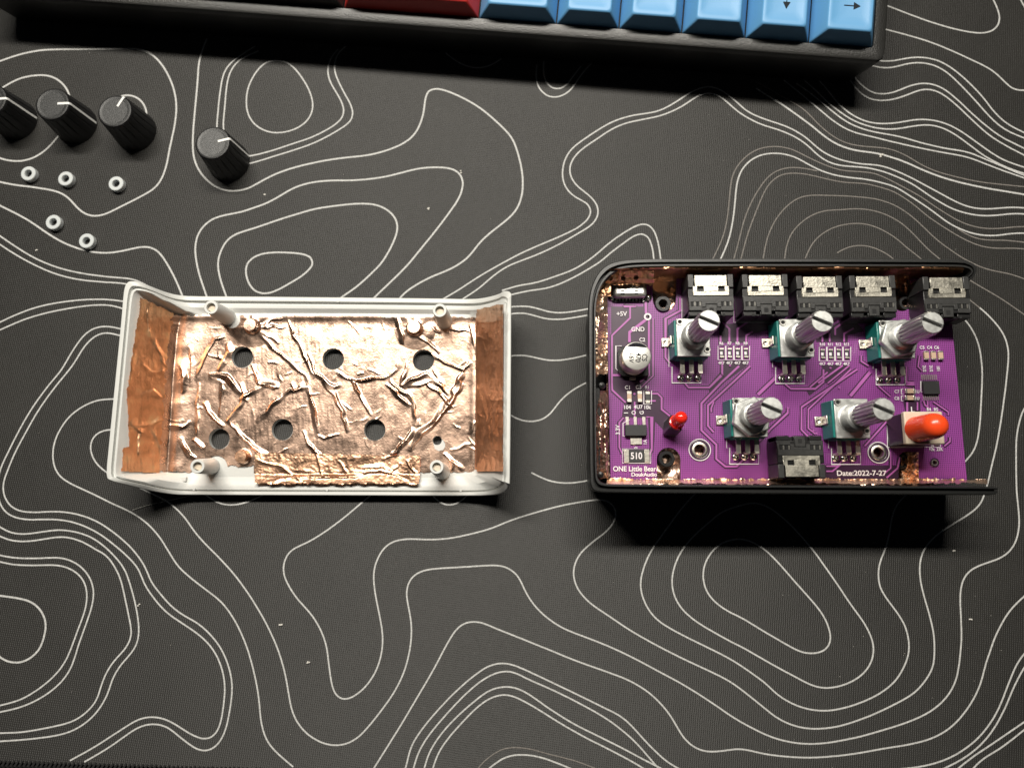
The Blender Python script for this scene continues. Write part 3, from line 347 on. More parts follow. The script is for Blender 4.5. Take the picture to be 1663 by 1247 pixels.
 (2,"1678.8,952.6 1670.1,961 1661.4,969.3 1652.7,977.5 1644.3,986.2 1636.8,995.6 1630.3,1005.8 1624.5,1016.3 1619.1,1027 1614.3,1038.1 1610.2,1049.4 1606.4,1060.8 1602.4,1072.2 1599.1,1083.8 1596.1,1095.4 1592.8,1107 1588.6,1118.3 1583.5,1129.2 1577.6,1139.7 1571,1149.8 1563.8,1159.4 1556,1168.5 1547.4,1177 1538,1184.5 1527.8,1190.9 1517,1196.3 1505.8,1200.6 1494.2,1204 1482.5,1206.7 1470.7,1209.1 1458.8,1211.1 1446.9,1212.9 1435,1214.8 1423.2,1216.9 1411.3,1219.1 1399.5,1221.2 1387.6,1223.1 1375.7,1224.8 1363.7,1226.2 1351.7,1227.3 1339.7,1228.3 1327.7,1229 1315.7,1229.4 1303.6,1229.3 1291.6,1228.8 1279.6,1228 1267.6,1226.9 1255.6,1225.5 1243.7,1223.7 1231.9,1221.3 1220.2,1218.6 1208.3,1216.4 1196.3,1215.8 1184.4,1217 1172.4,1218.6 1160.4,1219.6 1148.4,1219.3 1136.7,1216.5 1126,1211.1 1116.6,1203.6 1108.7,1194.5 1102.2,1184.4 1096.2,1174 1089.9,1163.7 1083,1153.9 1075.2,1144.6 1066.9,1135.9 1058,1127.8 1048.5,1120.4 1038.5,1113.8 1028,1107.8 1017.2,1102.5 1006.1,1097.9 994.8,1093.7 983.5,1089.6 972.1,1085.6 960.8,1081.6 949.4,1077.5 938.1,1073.4 926.9,1069.1 915.7,1064.6 904.6,1059.9 893.5,1055.3 882.3,1050.8 871.1,1046.3 860,1041.8 848.8,1037.3 837.6,1032.9 826.4,1028.4 815.2,1024 804.1,1019.5 793,1014.7 781.6,1010.8 769.7,1009.3 757.8,1010.9 747.2,1016.5 738.8,1025 732.1,1035 726,1045.4 720.2,1056 714.7,1066.6 709.1,1077.3 703.3,1087.9 697.4,1098.4 691.3,1108.8 685.2,1119.1 679,1129.5 672.9,1139.9 666.8,1150.2 660.7,1160.6 654.5,1171 648.3,1181.2 641.9,1191.5 635.5,1201.7 629.1,1211.9 622.7,1222.1 616.3,1232.3 609.9,1242.5 603.5,1252.6 597,1262.8"),
 (2,"1199.8,1047.8 1210.5,1053.4 1220.9,1059.4 1231.4,1065.4 1241.8,1071.4 1252.3,1077.4 1262.9,1083.2 1273.5,1089 1284.1,1094.6 1294.8,1100.3 1305.4,1105.9 1316.4,1111 1327.8,1114.7 1339.7,1116.3 1351.8,1115.7 1363.6,1113.3 1375,1109.6 1385.9,1104.4 1395.9,1097.8 1404.7,1089.6 1411.7,1079.8 1416.3,1068.7 1418.3,1056.8 1417.4,1044.8 1414.1,1033.3 1409.2,1022.2 1403.3,1011.7 1396.6,1001.7 1389.5,992 1382.4,982.2 1375.5,972.3 1368.9,962.3 1362.2,952.2 1355.4,942.3 1348.5,932.4 1341.6,922.5 1334.6,912.7 1327.6,902.8 1320.3,893.3 1312.6,884 1304.8,874.8 1296.7,865.8 1288.5,857 1280,848.5 1271,840.5 1261.6,832.9 1251.8,826 1241,820.5 1229.4,817.3 1217.4,817.3 1205.6,819.8 1194,823 1182.6,827 1171.8,832.2 1161.9,839.1 1152.7,846.9 1143.6,854.7 1134.5,862.7 1125.9,871.1 1117.8,880 1110.3,889.5 1103.9,899.7 1098.7,910.5 1094.7,921.9 1092.2,933.7 1091.4,945.7 1092.8,957.7 1096.2,969.2 1101.7,979.9 1108.9,989.6 1117.4,998.1 1126.7,1005.7 1136.6,1012.6 1146.9,1019 1157.3,1025 1167.8,1030.9 1178.4,1036.8 1189,1042.5 1199.8,1047.8"),
 (2,"1199.7,1000.6 1210.3,1006.3 1220.6,1012.6 1230.9,1018.9 1241.2,1025.2 1251.6,1031.3 1262,1037.3 1272.5,1043.4 1283,1049.3 1293.7,1054.8 1305.1,1058.8 1317,1060.3 1329,1058.9 1339.8,1053.9 1346.8,1044.3 1348.3,1032.4 1346,1020.6 1341.9,1009.3 1336.3,998.6 1329.5,988.7 1321.9,979.3 1314,970.2 1306,961.2 1298,952.2 1289.9,943.2 1282,934.1 1274.1,925 1266.1,916 1257.8,907.2 1249.2,898.7 1239.9,891.1 1229.8,884.5 1219,879.1 1207.5,875.8 1195.4,875.4 1183.6,877.6 1172.4,882.1 1162.6,889.1 1154.5,898 1148.1,908.2 1143.8,919.4 1142,931.3 1142.7,943.3 1145.8,954.9 1151.5,965.5 1159.2,974.8 1168.3,982.7 1178.3,989.5 1188.8,995.4 1199.7,1000.6"),
 (2,"1682.4,1043.1 1673.4,1050.9 1664.9,1059.2 1657.5,1068.4 1651.2,1078.5 1646,1089.1 1641.4,1100.1 1637,1111.1 1632.8,1122.2 1628.6,1133.3 1624,1144.3 1618.9,1155 1613.1,1165.4 1606.6,1175.3 1599.5,1184.8 1591.8,1193.8 1583.3,1202.2 1574.2,1209.8 1564.6,1216.7 1554.6,1223.1 1544.1,1228.6 1533.2,1233.4 1522,1237.3 1510.6,1240.6 1499,1243.1 1487.3,1245.1 1475.5,1246.6 1463.7,1247.8 1451.8,1248.8 1440,1249.7"),
 (2,"1682.4,1058.3 1675.1,1067.6 1667.9,1077 1661.2,1086.7 1655.4,1097 1650,1107.6 1644.9,1118.3 1640.3,1129.2 1635.8,1140.1 1631,1150.9 1625.7,1161.5 1620.1,1171.9 1613.9,1182 1607.1,1191.7 1599.6,1200.8 1591.5,1209.4 1582.7,1217.3 1573.3,1224.5 1563.5,1231.1 1553.2,1237 1542.7,1242.4 1532,1247.6 1521.4,1252.7 1510.7,1257.8"),
 (2,"1682.4,1159.3 1671.9,1166 1661.6,1172.8 1651.3,1179.8 1641,1186.8 1630.7,1193.8 1620.5,1200.8 1610.2,1207.8 1599.8,1214.7 1589.5,1221.5 1579.3,1228.6 1569.4,1236.1 1559.7,1243.9 1550.3,1252 1541,1260.3"),
 (2,"1682.4,1169.4 1672.8,1176.8 1663.2,1184.3 1653.6,1191.9 1644.1,1199.5 1634.4,1206.9 1624.5,1214 1614.3,1220.5 1603.8,1226.8 1593.9,1233.8 1584.9,1242 1576.6,1251 1568.8,1260.3"),
 (2,"1419.8,2.5 1431,6.5 1442.2,10.6 1453.4,14.9 1464.5,19.2 1475.6,23.5 1486.8,27.7 1498,31.8 1509.2,35.7 1520.6,39.3 1532,42.8 1543.5,46 1555.1,48.8 1566.7,51.3 1578.5,53.2 1590.4,54.3 1602.2,53.3 1613.2,48.9 1620.9,40 1622.8,28.3 1620.1,16.7 1615.5,5.7 1610.1,-4.9 1604.1,-15.2"),
 (2,"1419.8,44.2 1431.3,46.9 1442.7,49.6 1454.1,52.5 1465.5,55.5 1476.8,58.7 1488.1,61.9 1499.4,65.4 1510.5,69.1 1521.5,73.2 1532.5,77.6 1543.3,82.2 1554.1,86.9 1564.8,91.8 1575.4,96.8 1586.1,101.8 1596.7,106.9 1606.9,112.7 1616.5,119.5 1625.2,127.4 1633.6,135.6 1642.8,143 1653.8,146.8 1665.6,147.2 1677.3,146.5"),
 (2,"1649.6,-15.2 1654.9,-4.3 1660.6,6.5 1666.4,17.1 1672.3,27.8"),
 (2,"1404.6,96 1416.3,97.8 1428.1,99.3 1439.9,99.9 1451.7,99.1 1463.4,97 1475,95 1486.8,93.9 1498.6,94.1 1510.4,95.8 1521.8,98.9 1532.6,103.7 1542.8,109.7 1552.4,116.7 1561.5,124.1 1570.4,132.1 1578.9,140.3 1587.1,148.8 1595,157.6 1602.4,166.9 1609.6,176.3 1617.3,185.2 1625.8,193.5 1635.1,200.9 1645.2,207.1 1655.7,212.4 1666.5,217.4 1677.3,222.2"),
 (2,"1399.6,101 1410.9,105.3 1422.4,108.8 1434.3,110.6 1446.3,110.3 1458.1,108.1 1469.8,105.1 1481.7,103.1 1493.7,102.7 1505.7,104 1517.3,107.2 1528.2,112.3 1538.2,118.9 1547.4,126.7 1556.1,135.1 1564.6,143.6 1572.9,152.3 1581.1,161.1 1589.2,170.1 1597.1,179.1 1605.3,188 1613.8,196.5 1623,204.3 1633,211.1 1643.6,216.7 1654.7,221.4 1666,225.7 1677.3,229.8"),
 (2,"1379.4,116.2 1387.1,125.5 1395.2,134.5 1404,142.7 1414.2,149.2 1425.8,152.6 1437.8,152.8 1449.7,150.6 1461.1,146.7 1472.3,142.1 1483.8,138.4 1495.7,136.3 1507.8,136.6 1519.5,139.3 1530.5,144.2 1540.6,150.9 1549.9,158.6 1559,166.6 1567.7,174.9 1576.5,183.3 1585.5,191.4 1594.6,199.3 1604,206.9 1613.6,214.3 1623.5,221.1 1634,227.2 1644.8,232.6 1655.7,237.9 1666.5,243.3 1677.3,248.7"),
 (2,"1374.3,121.2 1380.8,131.3 1387.9,141 1396,149.9 1405.5,157.2 1416.6,161.9 1428.4,163.6 1440.4,163.3 1452.3,161.3 1463.9,158 1475.2,153.9 1486.4,149.5 1497.9,146.4 1509.9,146.2 1521.5,149.3 1532.1,154.9 1541.9,161.9 1551.1,169.6 1560,177.7 1568.7,186 1577.4,194.3 1586.2,202.5 1595.1,210.6 1604.3,218.3 1614.1,225.3 1624.3,231.7 1634.7,237.7 1645.3,243.4 1656,248.9 1666.7,254.5 1677.3,260.1"),
 (2,"1323.8,123.7 1331.3,132.9 1339.3,141.8 1346.9,150.9 1354.1,160.4 1362,169.4 1370.8,177.4 1380.2,184.6 1390.4,190.7 1401.3,195.7 1412.7,199.1 1424.4,200.9 1436.3,201.3 1448.2,200.7 1460.1,199.3 1471.8,197.3 1483.6,195.5 1495.4,194.6 1507.3,195.1 1519.1,196.8 1530.7,199.8 1541.8,204 1552.5,209.3 1562.7,215.4 1572.5,222.1 1582.2,229 1591.9,236 1601.6,242.9 1611.4,249.6 1621.6,255.8 1632.2,261.2 1643.3,265.5 1654.6,269.4 1665.9,273 1677.3,276.5"),
 (2,"1306.1,131.3 1315.1,139.1 1324,147.1 1332.6,155.4 1341.2,163.8 1350.1,171.7 1359.6,179 1369.3,186 1379.3,192.5 1389.9,198 1401.1,202.4 1412.5,205.9 1424.2,208.5 1436,209.9 1448,210.2 1459.9,209.3 1471.7,207.4 1483.5,205.4 1495.4,204 1507.3,203.7 1519.1,205.3 1530.6,208.7 1541.4,213.7 1551.7,219.7 1561.6,226.5 1571.2,233.6 1580.8,240.8 1590.4,248 1600.2,254.7 1610.6,260.6 1621.2,266.1 1632.1,271.1 1643.2,275.6 1654.5,279.5 1665.9,283.1 1677.3,286.6"),
 (2,"1293.5,136.4 1303.4,143.1 1313.2,150 1322.8,157.3 1332,164.9 1341.2,172.7 1350.4,180.3 1359.8,187.8 1369.5,194.8 1379.8,201 1390.7,206 1402,210.1 1413.5,213.4 1425.3,215.9 1437.1,218 1448.9,220.1 1460.6,222.5 1472.2,225.5 1483.7,228.9 1495.3,232.2 1506.9,235.2 1518.6,237.9 1530.3,240.5 1542.1,242.6 1554,244.4 1565.8,246.6 1577.3,249.7 1588.5,254.1 1599.5,258.8 1610.6,263.4 1621.7,268.1 1632.7,272.8 1643.7,277.5 1654.8,282 1666.1,286.2 1677.3,290.4"),
 (2,"1273.3,131.3 1282.7,138.7 1292.1,146.2 1301.3,153.8 1310.6,161.5 1319.8,169.2 1328.9,176.9 1338.1,184.6 1347.3,192.3 1356.9,199.4 1367,205.9 1377.6,211.4 1388.8,215.8 1400.4,219 1412,221.7 1423.7,224.5 1435.3,227.4 1446.9,230.3 1458.6,233 1470.3,235.7 1482,238.3 1493.7,240.8 1505.4,243.2 1517.2,245.6 1529,247.8 1540.8,249.9 1552.6,251.9 1564.3,254.3 1575.9,257.5 1587.2,261.5 1598.3,265.9 1609.5,270.2 1620.7,274.5 1631.9,278.7 1643.3,282.6 1654.6,286.5 1665.9,290.4 1677.3,294.2"),
 (3,"1227.8,133.8 1238.5,139.2 1249,145 1259.4,151.2 1269.7,157.3 1280.2,163.1 1290.7,169 1300.9,175.4 1310.2,183 1318.7,191.5 1327,200.2 1335.7,208.5 1344.9,216.2 1354.8,223 1365.3,228.9 1376.5,233.3 1388.2,236.1 1400,237.9 1412,239 1424,239.9 1436,241.1 1447.7,243.6 1459,247.6 1470,252.6 1480.4,258.5 1490.7,264.8 1501.3,270.5 1512.2,275.5 1523.5,279.7 1535,283.1 1546.6,286.2 1558.3,289 1570,291.8 1581.8,294.2 1593.6,296.2 1605.5,297.8 1617.5,299.1 1629.4,300.4 1641.4,301.6 1653.4,302.8 1665.3,303.9 1677.3,305.1"),
 (1,"1227.8,143.9 1237.8,150.5 1247.9,156.9 1258.1,163 1268.3,169.3 1278.2,176 1288,182.9 1297.7,189.9 1307.4,196.9 1317,204.1 1326.2,211.7 1335.5,219.2 1345.1,226.3 1355.3,232.5 1366.1,237.6 1377.4,241.6 1389,244.5 1400.8,246.4 1412.7,247.9 1424.5,249.8 1436.1,252.6 1447.6,256 1458.9,259.7 1470.1,264 1481.1,268.7 1492,273.7 1503,278.4 1514.1,282.8 1525.3,286.9 1536.7,290.6 1548.2,293.9 1559.7,297 1571.4,299.7 1583,302.3 1594.8,304.7 1606.5,306.9 1618.3,308.9 1630.1,310.8 1641.9,312.8 1653.7,314.7 1665.5,316.7 1677.3,318.7"),
 (1,"-15.2,326.5 -4.3,331.9 6.6,337.4 17.5,342.8 28.4,348.3 39.1,354.1 49.6,360.3 59.7,367 69.7,374 79.8,380.8 90.2,387.2 100.9,393.1 111.9,398.1 123.4,402.4 135,406 146.9,408.7 158.9,410.4 171.1,411 183.2,410.3 195.3,408.5 207.2,406 219.1,403.4 231.1,401.5 243.2,402.2 254.3,407.1 262.9,415.7 269.7,425.8 275.9,436.2 281.7,447 286.9,458 291.8,469.2 296.3,480.5 300.5,491.9"),
 (2,"-15.2,373.2 -5.1,379.9 4.9,386.7 14.8,393.6 24.9,400.3 35.1,406.8 45.4,413.1 56,418.9 66.9,424.2 78,428.9 89.4,433.1 100.9,436.7 112.6,439.8 124.4,442.4 136.3,444.6 148.2,446.5 160.2,448 172.3,449.4 184.3,450.5 196.4,451.5 208.4,452.7 220.2,455.4 231.3,460.1 242,465.7 252.5,471.7"),
 (2,"-15.2,387.1 -5.3,393.7 4.6,400.3 14.5,406.8 24.6,413 34.8,419 45.3,424.7 55.8,430.1 66.6,435.2 77.4,440 88.5,444.2 99.8,447.8 111.3,450.8 122.9,453.2 134.7,455.1 146.5,456.5 158.3,457.5 170.1,458.4 182,459.1 193.8,460 205.6,461.6 217.2,464.1"),
 (2,"-15.2,530.3 -4.4,525.4 6.4,520.5 17.2,515.4 28.1,510.7 39.1,506.3 50.3,502.3 61.6,498.8 73.1,495.9 84.8,493.5 96.5,491.5 108.2,489.8 120,488.5 131.9,487.4 143.7,486.7 155.6,486.4 167.5,486.4 179.3,487.1 191.1,488.3 202.9,490 214.6,491.9"),
 (2,"-15.2,542.4 -4.2,537.8 6.8,533 17.7,528.2 28.7,523.5 39.8,519.1 51.1,515.3 62.6,511.9 74.1,508.8 85.8,506.1 97.5,503.7 109.2,501.6 121,499.6 132.8,497.9 144.7,496.5 156.6,495.6 168.5,495.5 180.4,496.5 192.1,499.1 203.4,502.8 214.6,507.1"),
 (2,"214.6,538.6 203,535.7 191.4,533.1 179.6,531 167.7,530.5 156,532.7 145.3,538 136.2,545.7 128.5,554.9 121.7,564.7 115.3,574.8 109.3,585.1 103.3,595.4 96.5,605.2 88.9,614.4 81.2,623.6 73.8,633 66.7,642.5 59.7,652.2 53,662.1 46.6,672.2 40.5,682.5 34.7,692.9 29,703.5 23.6,714.1 18.2,724.8 13,735.5 7.7,746.2 2.9,757.2 -0.8,768.5 -2.8,780.3 -3.4,792.2 -2.5,804.1 0.2,815.7 5.7,826.3 14.3,834.5 25.1,839.6 36.7,842.3 48.6,843.5 60.5,843.4 72.5,843.1 84.4,843.2 96.3,843.9 108.2,845.5 119.8,848.1 131.2,851.8 142.2,856.3 152.9,861.6 163.2,867.7 173,874.5 182.5,881.9 191.7,889.4 200.7,897.2 209.4,905.4 217.6,914.1 224.6,923.8 229.6,934.6 234.2,945.7 239.9,956.2 246.6,966 253.9,975.5 261.7,984.6 270.2,992.9 279.6,1000.4 289.4,1007.1 299.4,1013.7 309.4,1020.3 319.1,1027.2 328.4,1034.7 337,1043 344.5,1052.2 350.9,1062.4 356,1073.1 360.1,1084.4 363,1095.9 364.7,1107.7 365.2,1119.7 364.6,1131.6 363.4,1143.5 361.8,1155.3 359.6,1167.1 356.3,1178.5 350.7,1189.1 341.7,1196.7 330,1198.5 318.6,1195.2 307.9,1189.9 297.7,1183.7 287.6,1177.2 277.2,1171.4 266.2,1166.8 254.5,1164.2 242.6,1163.9 230.9,1166 219.8,1170.4 209.5,1176.4 199.4,1182.8 189.3,1189.3 179.3,1195.8 169.3,1202.3 159.2,1208.7 149,1214.8 138.6,1220.8 128.1,1226.5 117.6,1232.2 107.1,1237.9"),
 (2,"214.6,550 202.9,547.1 191.3,544.1 179.6,541.5 167.6,541.5 156.4,545.6 146.8,552.8 138.7,561.6 131.8,571.4 125.6,581.7 119.1,591.8 111.9,601.5 104.3,610.8 96.7,620 89.2,629.4 81.9,639 74.8,648.7 68,658.5 61.4,668.6 55.2,678.9 49.3,689.3 43.5,699.9 37.7,710.4 32,720.9 26.5,731.6 21.4,742.5 16.8,753.6 12.4,764.8 8.3,776.1 5.8,787.8 6.4,799.7 10.3,811.1 17.4,820.6 27.4,827.2 38.9,830.4 50.9,831.5 62.9,831.5 74.9,830.9 86.9,830.5 98.9,830.9 110.9,832.1 122.7,834.3 134.3,837.3 145.6,841.3 156.6,846.2 167.1,852 177.1,858.7 186.8,865.8 196.1,873.3 205.1,881.3 213.6,889.8 221.4,898.9 228.5,908.6 234.8,918.8 239.9,929.7 244.5,940.8 250.7,951.1 258.1,960.6 265.7,969.8 273.7,978.8 282.5,987 292,994.3 302.2,1000.7 312.6,1006.6 322.8,1013 332.1,1020.5 340.7,1028.9 348.6,1038 355.8,1047.6 361.8,1058 366.8,1068.9 370.9,1080.2 374.1,1091.8 376.2,1103.6 377,1115.6 376.6,1127.6 375.3,1139.5 373.5,1151.4 371.4,1163.2 368.9,1175 365.4,1186.5 360.5,1197.4 353.7,1207.3 344.4,1214.7 332.9,1217.9 321.2,1215.6 310.8,1209.8 301,1202.7 291.6,1195.3 282.3,1187.7 272.4,1180.9 261.2,1176.6 249.3,1175.3 237.4,1176.6 226,1180.4 215.5,1186.2 205.6,1193 195.8,1199.9 186,1206.9 176,1213.6 165.8,1219.9 155.5,1226 145,1232 134.6,1237.9"),
 (2,"197,648 184.9,648 172.9,648.5 160.9,650 149.3,653.4 138.3,658.4 128,664.6 118.4,671.9 109.9,680.4 102.6,690 96.4,700.4 91.3,711.4 87.9,722.9 86.4,734.9 86.7,746.9 89.4,758.7 95,769.3 103.5,777.8 113.7,784.2 124.5,789.6 135.5,794.7 146.4,799.7 157.3,804.9 168.1,810.3 178.9,815.7 189.9,820.8 200.9,825.7 211.7,831 222.2,837.1 232.1,844 241.3,851.7 249.8,860.4 257.5,869.6 264.5,879.5 270.8,889.8 277.1,900.1 283.5,910.3 290.8,920 299.2,928.6 308.3,936.5 317.7,944.1 327.3,951.5 336.9,958.8 346.5,966 355.8,973.7 364.2,982.4 371.6,991.9 378.3,1002 384.3,1012.4 389.8,1023.2 394.7,1034.2 399.2,1045.4 403.2,1056.8 406.7,1068.4 409.9,1080 412.8,1091.7 415.4,1103.5 417.7,1115.4 419.6,1127.3 421.1,1139.3 422.2,1151.3 423.3,1163.3 425.2,1175.2 428.1,1187 432.4,1198.2 438.6,1208.6 446.3,1217.8 455,1226.2 464.1,1234.1 473.4,1241.9 482.6,1249.6 491.8,1257.4 501,1265.3"),
 (2,"191.9,697.2 179.6,697.8 167.4,700 156.7,705.8 149.5,715.7 147.5,727.8 150.2,739.8 156,750.6 164.4,759.7 174.1,767.2 184.3,774.2"),
 (2,"323.2,794.4 332.6,801.8 342.2,808.9 352.5,814.9 363.9,818.6 375.7,819.7 387.6,818.5 399.2,815.7 410.5,811.6 421.3,806.5 431.7,800.6 441.9,794.4"),
 (2,"-15.2,846.2 -4.9,852.3 5.5,858.5 16.3,863.5 28,866.2 40,866.7 52,865.8 63.9,864.1 75.8,862.4 87.7,860.9 99.7,860.5 111.7,861.6 123.5,863.8 135,867 146.2,871.4 156.7,877.3 166.4,884.3 175.5,892.1 184.1,900.6 192.1,909.5 199.2,919.2 204.9,929.7 209.1,941 212.7,952.4 216,964 219,975.6 221.5,987.4 223.6,999.2 225.1,1011.1 225.7,1023.1 224.6,1035 221.3,1046.6 215.3,1057 207.8,1066.3 199.9,1075.4 192.7,1085 186.6,1095.3 181.7,1106.2 177.9,1117.7 173.6,1128.9 168.1,1139.6 161.7,1149.7 154.2,1159.1 145.7,1167.6 136.3,1175.1 126.2,1181.5 115.4,1186.7 104,1190.6 92.3,1193.3 80.5,1195.4 68.6,1197 56.7,1198.5 44.7,1199.7 32.8,1200.8 20.8,1201.6 8.8,1202.4 -3.2,1203.2 -15.2,1203.8"),
 (2,"-15.2,863.9 -4.2,868.5 6.8,873.1 18.2,876.8 29.9,878.5 41.9,878.7 53.8,877.8 65.6,876.1 77.4,874.2 89.2,872.5 101.1,871.8 112.9,873 124.5,876 135.6,880.4 146.1,886 156.3,892.1 166.8,897.9 176,905.5 183.2,914.9 189.3,925.2 194.3,936 198,947.3 200.8,958.9 203.3,970.6 205.8,982.3 208.2,994 210.6,1005.7 212.7,1017.4 213.1,1029.3 210.2,1040.8 204.4,1051.2 196.8,1060.5 188.8,1069.3 181.4,1078.7 175.1,1088.7 169.8,1099.4 165.6,1110.6 162,1122 157.9,1133.2 151.9,1143.5 144,1152.4 135,1160.3 125.1,1166.8 114.2,1171.8 102.9,1175.4 91.2,1178.1 79.6,1180.6 67.9,1182.9 56.1,1185.1 44.3,1186.9 32.5,1188.3 20.6,1189 8.6,1189.4 -3.3,1189.8 -15.2,1190.4"),
 (2,"-15.2,897 -3.6,900.3 8.2,902.9 20.2,904.8 32.2,905.9 44.3,906.2 56.3,906.3 68.4,906 80.5,905.4 92.6,905.3 104.6,906.8 116,910.6 126.6,916.4 135.8,924.2 143.3,933.6 148.7,944.4 151.7,956.1 152,968.1 150.2,980.1 147.2,991.8 143.4,1003.3 139.4,1014.7 135.4,1026 131.3,1037.4 127.3,1048.8 123.8,1060.4 120.1,1071.9 115.6,1083.1 109.7,1093.6 102.5,1103.4 94.2,1112.1 85.1,1120 75.3,1127.1 65,1133.4 54.3,1139.1 43.3,1143.9 31.9,1148 20.2,1151.2 8.5,1153.8 -3.4,1156.3 -15.2,1158.8"),
 (2,"-15.2,908.8 -3.4,911 8.4,913.7 20.2,916 32.2,917.1 44.2,917.5 56.2,917.6 68.3,917.4 80.3,917.2 92.3,917.7 104.2,919.8 115.4,924.1 125.4,930.7 133.6,939.5 138.9,950.3 141.2,962.1 141.1,974.1 139.2,986 136,997.6 132,1008.9 127.7,1020.2 123.5,1031.5 119.4,1042.8 115.1,1054 110.4,1065.1 104.8,1075.7 98,1085.7 90.2,1094.8 81.6,1103.3 72.4,1111.1 62.8,1118.3 52.7,1124.9 42.3,1131 31.4,1136 20,1139.8 8.3,1142.9 -3.4,1145.6 -15.2,1148"),
 (1,"-15.2,964.4 -3.5,966.3 8.3,967.9 20,969.5 31.7,971.5 43.2,974.3 53.9,979.2 63,986.8 69.7,996.6 73.7,1007.7 74.4,1019.5 72.4,1031.2 69.1,1042.5 64,1053.2 56.4,1062.3 47,1069.4 36.1,1074 24.3,1075.2 12.7,1073 2.2,1067.6 -6.8,1059.9 -15.2,1051.5"),
 (2,"698,797.7 705,807.1 714,814.6 724.7,819.2 736.3,818.9 747,814.1 756.1,806.7 763.6,797.7"),
 (2,"652.5,1262.8 656.9,1251.6 660.4,1240 663.2,1228.3 666.5,1216.7 671.2,1205.6 677.3,1195.2 684.2,1185.3 691.5,1175.7 699.1,1166.4 707,1157.3 715.1,1148.3 723.3,1139.5 731.6,1130.8 740.3,1122.3 749.1,1114.2 758.2,1106.2 767.5,1098.6 777.2,1091.4 787.2,1084.7 798.2,1079.7 809.9,1076.9 821.9,1076.9 833.7,1079.5 845,1083.7 856,1088.5 866.9,1093.6 877.9,1098.7 888.8,1103.9 899.6,1109 910.5,1114.2 921.4,1119.4 932.3,1124.6 943.1,1129.9 954,1135.2 964.8,1140.6 975.6,1145.9 986.4,1151.2 997.2,1156.5 1007.6,1162.6 1017.2,1170 1025.9,1178.3 1034.1,1187.1 1042.1,1196.1 1050.3,1205 1058.7,1213.6 1067.4,1222 1076.3,1230.1 1085.9,1237.5 1096.1,1243.8 1106.8,1249.4 1117.5,1254.9 1128.3,1260.3"),
 (2,"667.7,1262.8 670.5,1251.3 673.6,1239.8 677.2,1228.5 681.8,1217.5 687.4,1207.1 693.9,1197.1 700.9,1187.6 708.4,1178.3 716.1,1169.3 723.9,1160.4 731.9,1151.6 740,1142.9 748.2,1134.4 756.7,1126.1 765.5,1118.1 774.6,1110.4 784.2,1103.5 794.4,1097.5 805.3,1092.7 816.8,1090 828.6,1090.2 840,1093.6 850.7,1098.7 861.4,1103.9 872.2,1108.7 883.1,1113.4 894,1118.2 904.7,1123.2 915.4,1128.4 926.1,1133.7 936.6,1139.1 947.1,1144.7 957.5,1150.3 967.9,1156.1 978.1,1162.2 988.1,1168.6 997.8,1175.4 1007.2,1182.7 1016.4,1190.2 1025.3,1198.1 1033.7,1206.4 1041.8,1215.1 1049.6,1224.1 1057.4,1233.1 1065.1,1242 1072.8,1251.1 1080.3,1260.3"),
 (2,"685.4,1262.8 688.1,1251.1 691.2,1239.6 694.9,1228.2 699.7,1217.3 705.6,1206.9 712.3,1197 719.6,1187.5 727.4,1178.4 735.6,1169.7 744.1,1161.4 752.9,1153.2 761.9,1145.3 771.1,1137.7 780.5,1130.2 790.3,1123.5 801.1,1118.4 812.7,1115.5 824.6,1114.7 836.4,1116.5 847.6,1120.7 858.1,1126.4 868.1,1133 877.9,1139.9 887.6,1146.9 897.5,1153.5 907.6,1160 917.7,1166.3 928,1172.4 938.5,1178.2 949.2,1183.6 959.9,1188.9 970.7,1194.1 981.4,1199.4 992.1,1204.7 1002.8,1210.1 1013.4,1215.5 1024,1221.1 1034.5,1226.8 1045.1,1232.5 1055.7,1237.9 1066.4,1243.3 1077,1248.8 1087.5,1254.5 1098,1260.3"),
 (2,"698,1262.8 701.6,1251.2 705.4,1239.7 709.6,1228.3 714.9,1217.4 721.4,1207.2 728.7,1197.5 736.4,1188.1 744.5,1179.1 752.7,1170.2 761.1,1161.4 769.7,1152.9 778.8,1144.9 788.6,1137.7 799.3,1132.1 810.9,1128.5 822.9,1127.9 834.7,1130.7 845.8,1135.5 856.6,1141.1 867.1,1147.1 877.5,1153.4 887.8,1159.8 898,1166.3 908.4,1172.7 918.8,1178.9 929.3,1184.9 939.9,1190.8 950.5,1196.6 961.3,1202.2 972.2,1207.6 983,1213 993.9,1218.5 1004.6,1224.1 1015.3,1229.8 1025.9,1235.6 1036.4,1241.7 1046.8,1248 1057.2,1254.2 1067.7,1260.3"),
 (3,"763.6,1262.8 771.1,1253.3 778.8,1243.9 787,1235 796.4,1227.4 806.5,1220.7 817.5,1215.6 829.4,1213.4 841.5,1213.2 853.5,1214.4 865.4,1216.6 877.1,1219.7 888.8,1223 900.5,1226 912.3,1228.9 924,1231.9 935.7,1235.3 947.1,1239.3 958.4,1243.6 969.7,1248.2 980.8,1252.9 991.9,1257.8"),
 (2,"778.8,1262.8 787,1254 795.8,1245.8 805.3,1238.4 815.4,1231.9 826.5,1227.4 838.3,1225.2 850.3,1224.9 862.2,1225.9 874.1,1228.1 885.6,1231.2 897,1235.3 908.2,1239.6 919.3,1244 930.3,1249 940.9,1254.6 951.5,1260.3"),
 (2,"815.2,499.7 827.4,498.8 839.5,497.9 851.7,497.7 863.8,499.1 875.6,502.1 887.4,505.5 899.4,507.6 911.5,508.1 923.7,507.1 935.8,505.3 947.8,503.2 959.7,500.9 971.7,498.5"),
 (2,"815.2,512.4 827.3,510.5 839.4,509 851.6,509.2 863.5,511.6 875.3,514.9 887.2,517.7 899.3,518.8 911.5,518.6 923.6,517.3 935.7,515.4 947.7,513.3 959.7,511 971.7,508.6"),
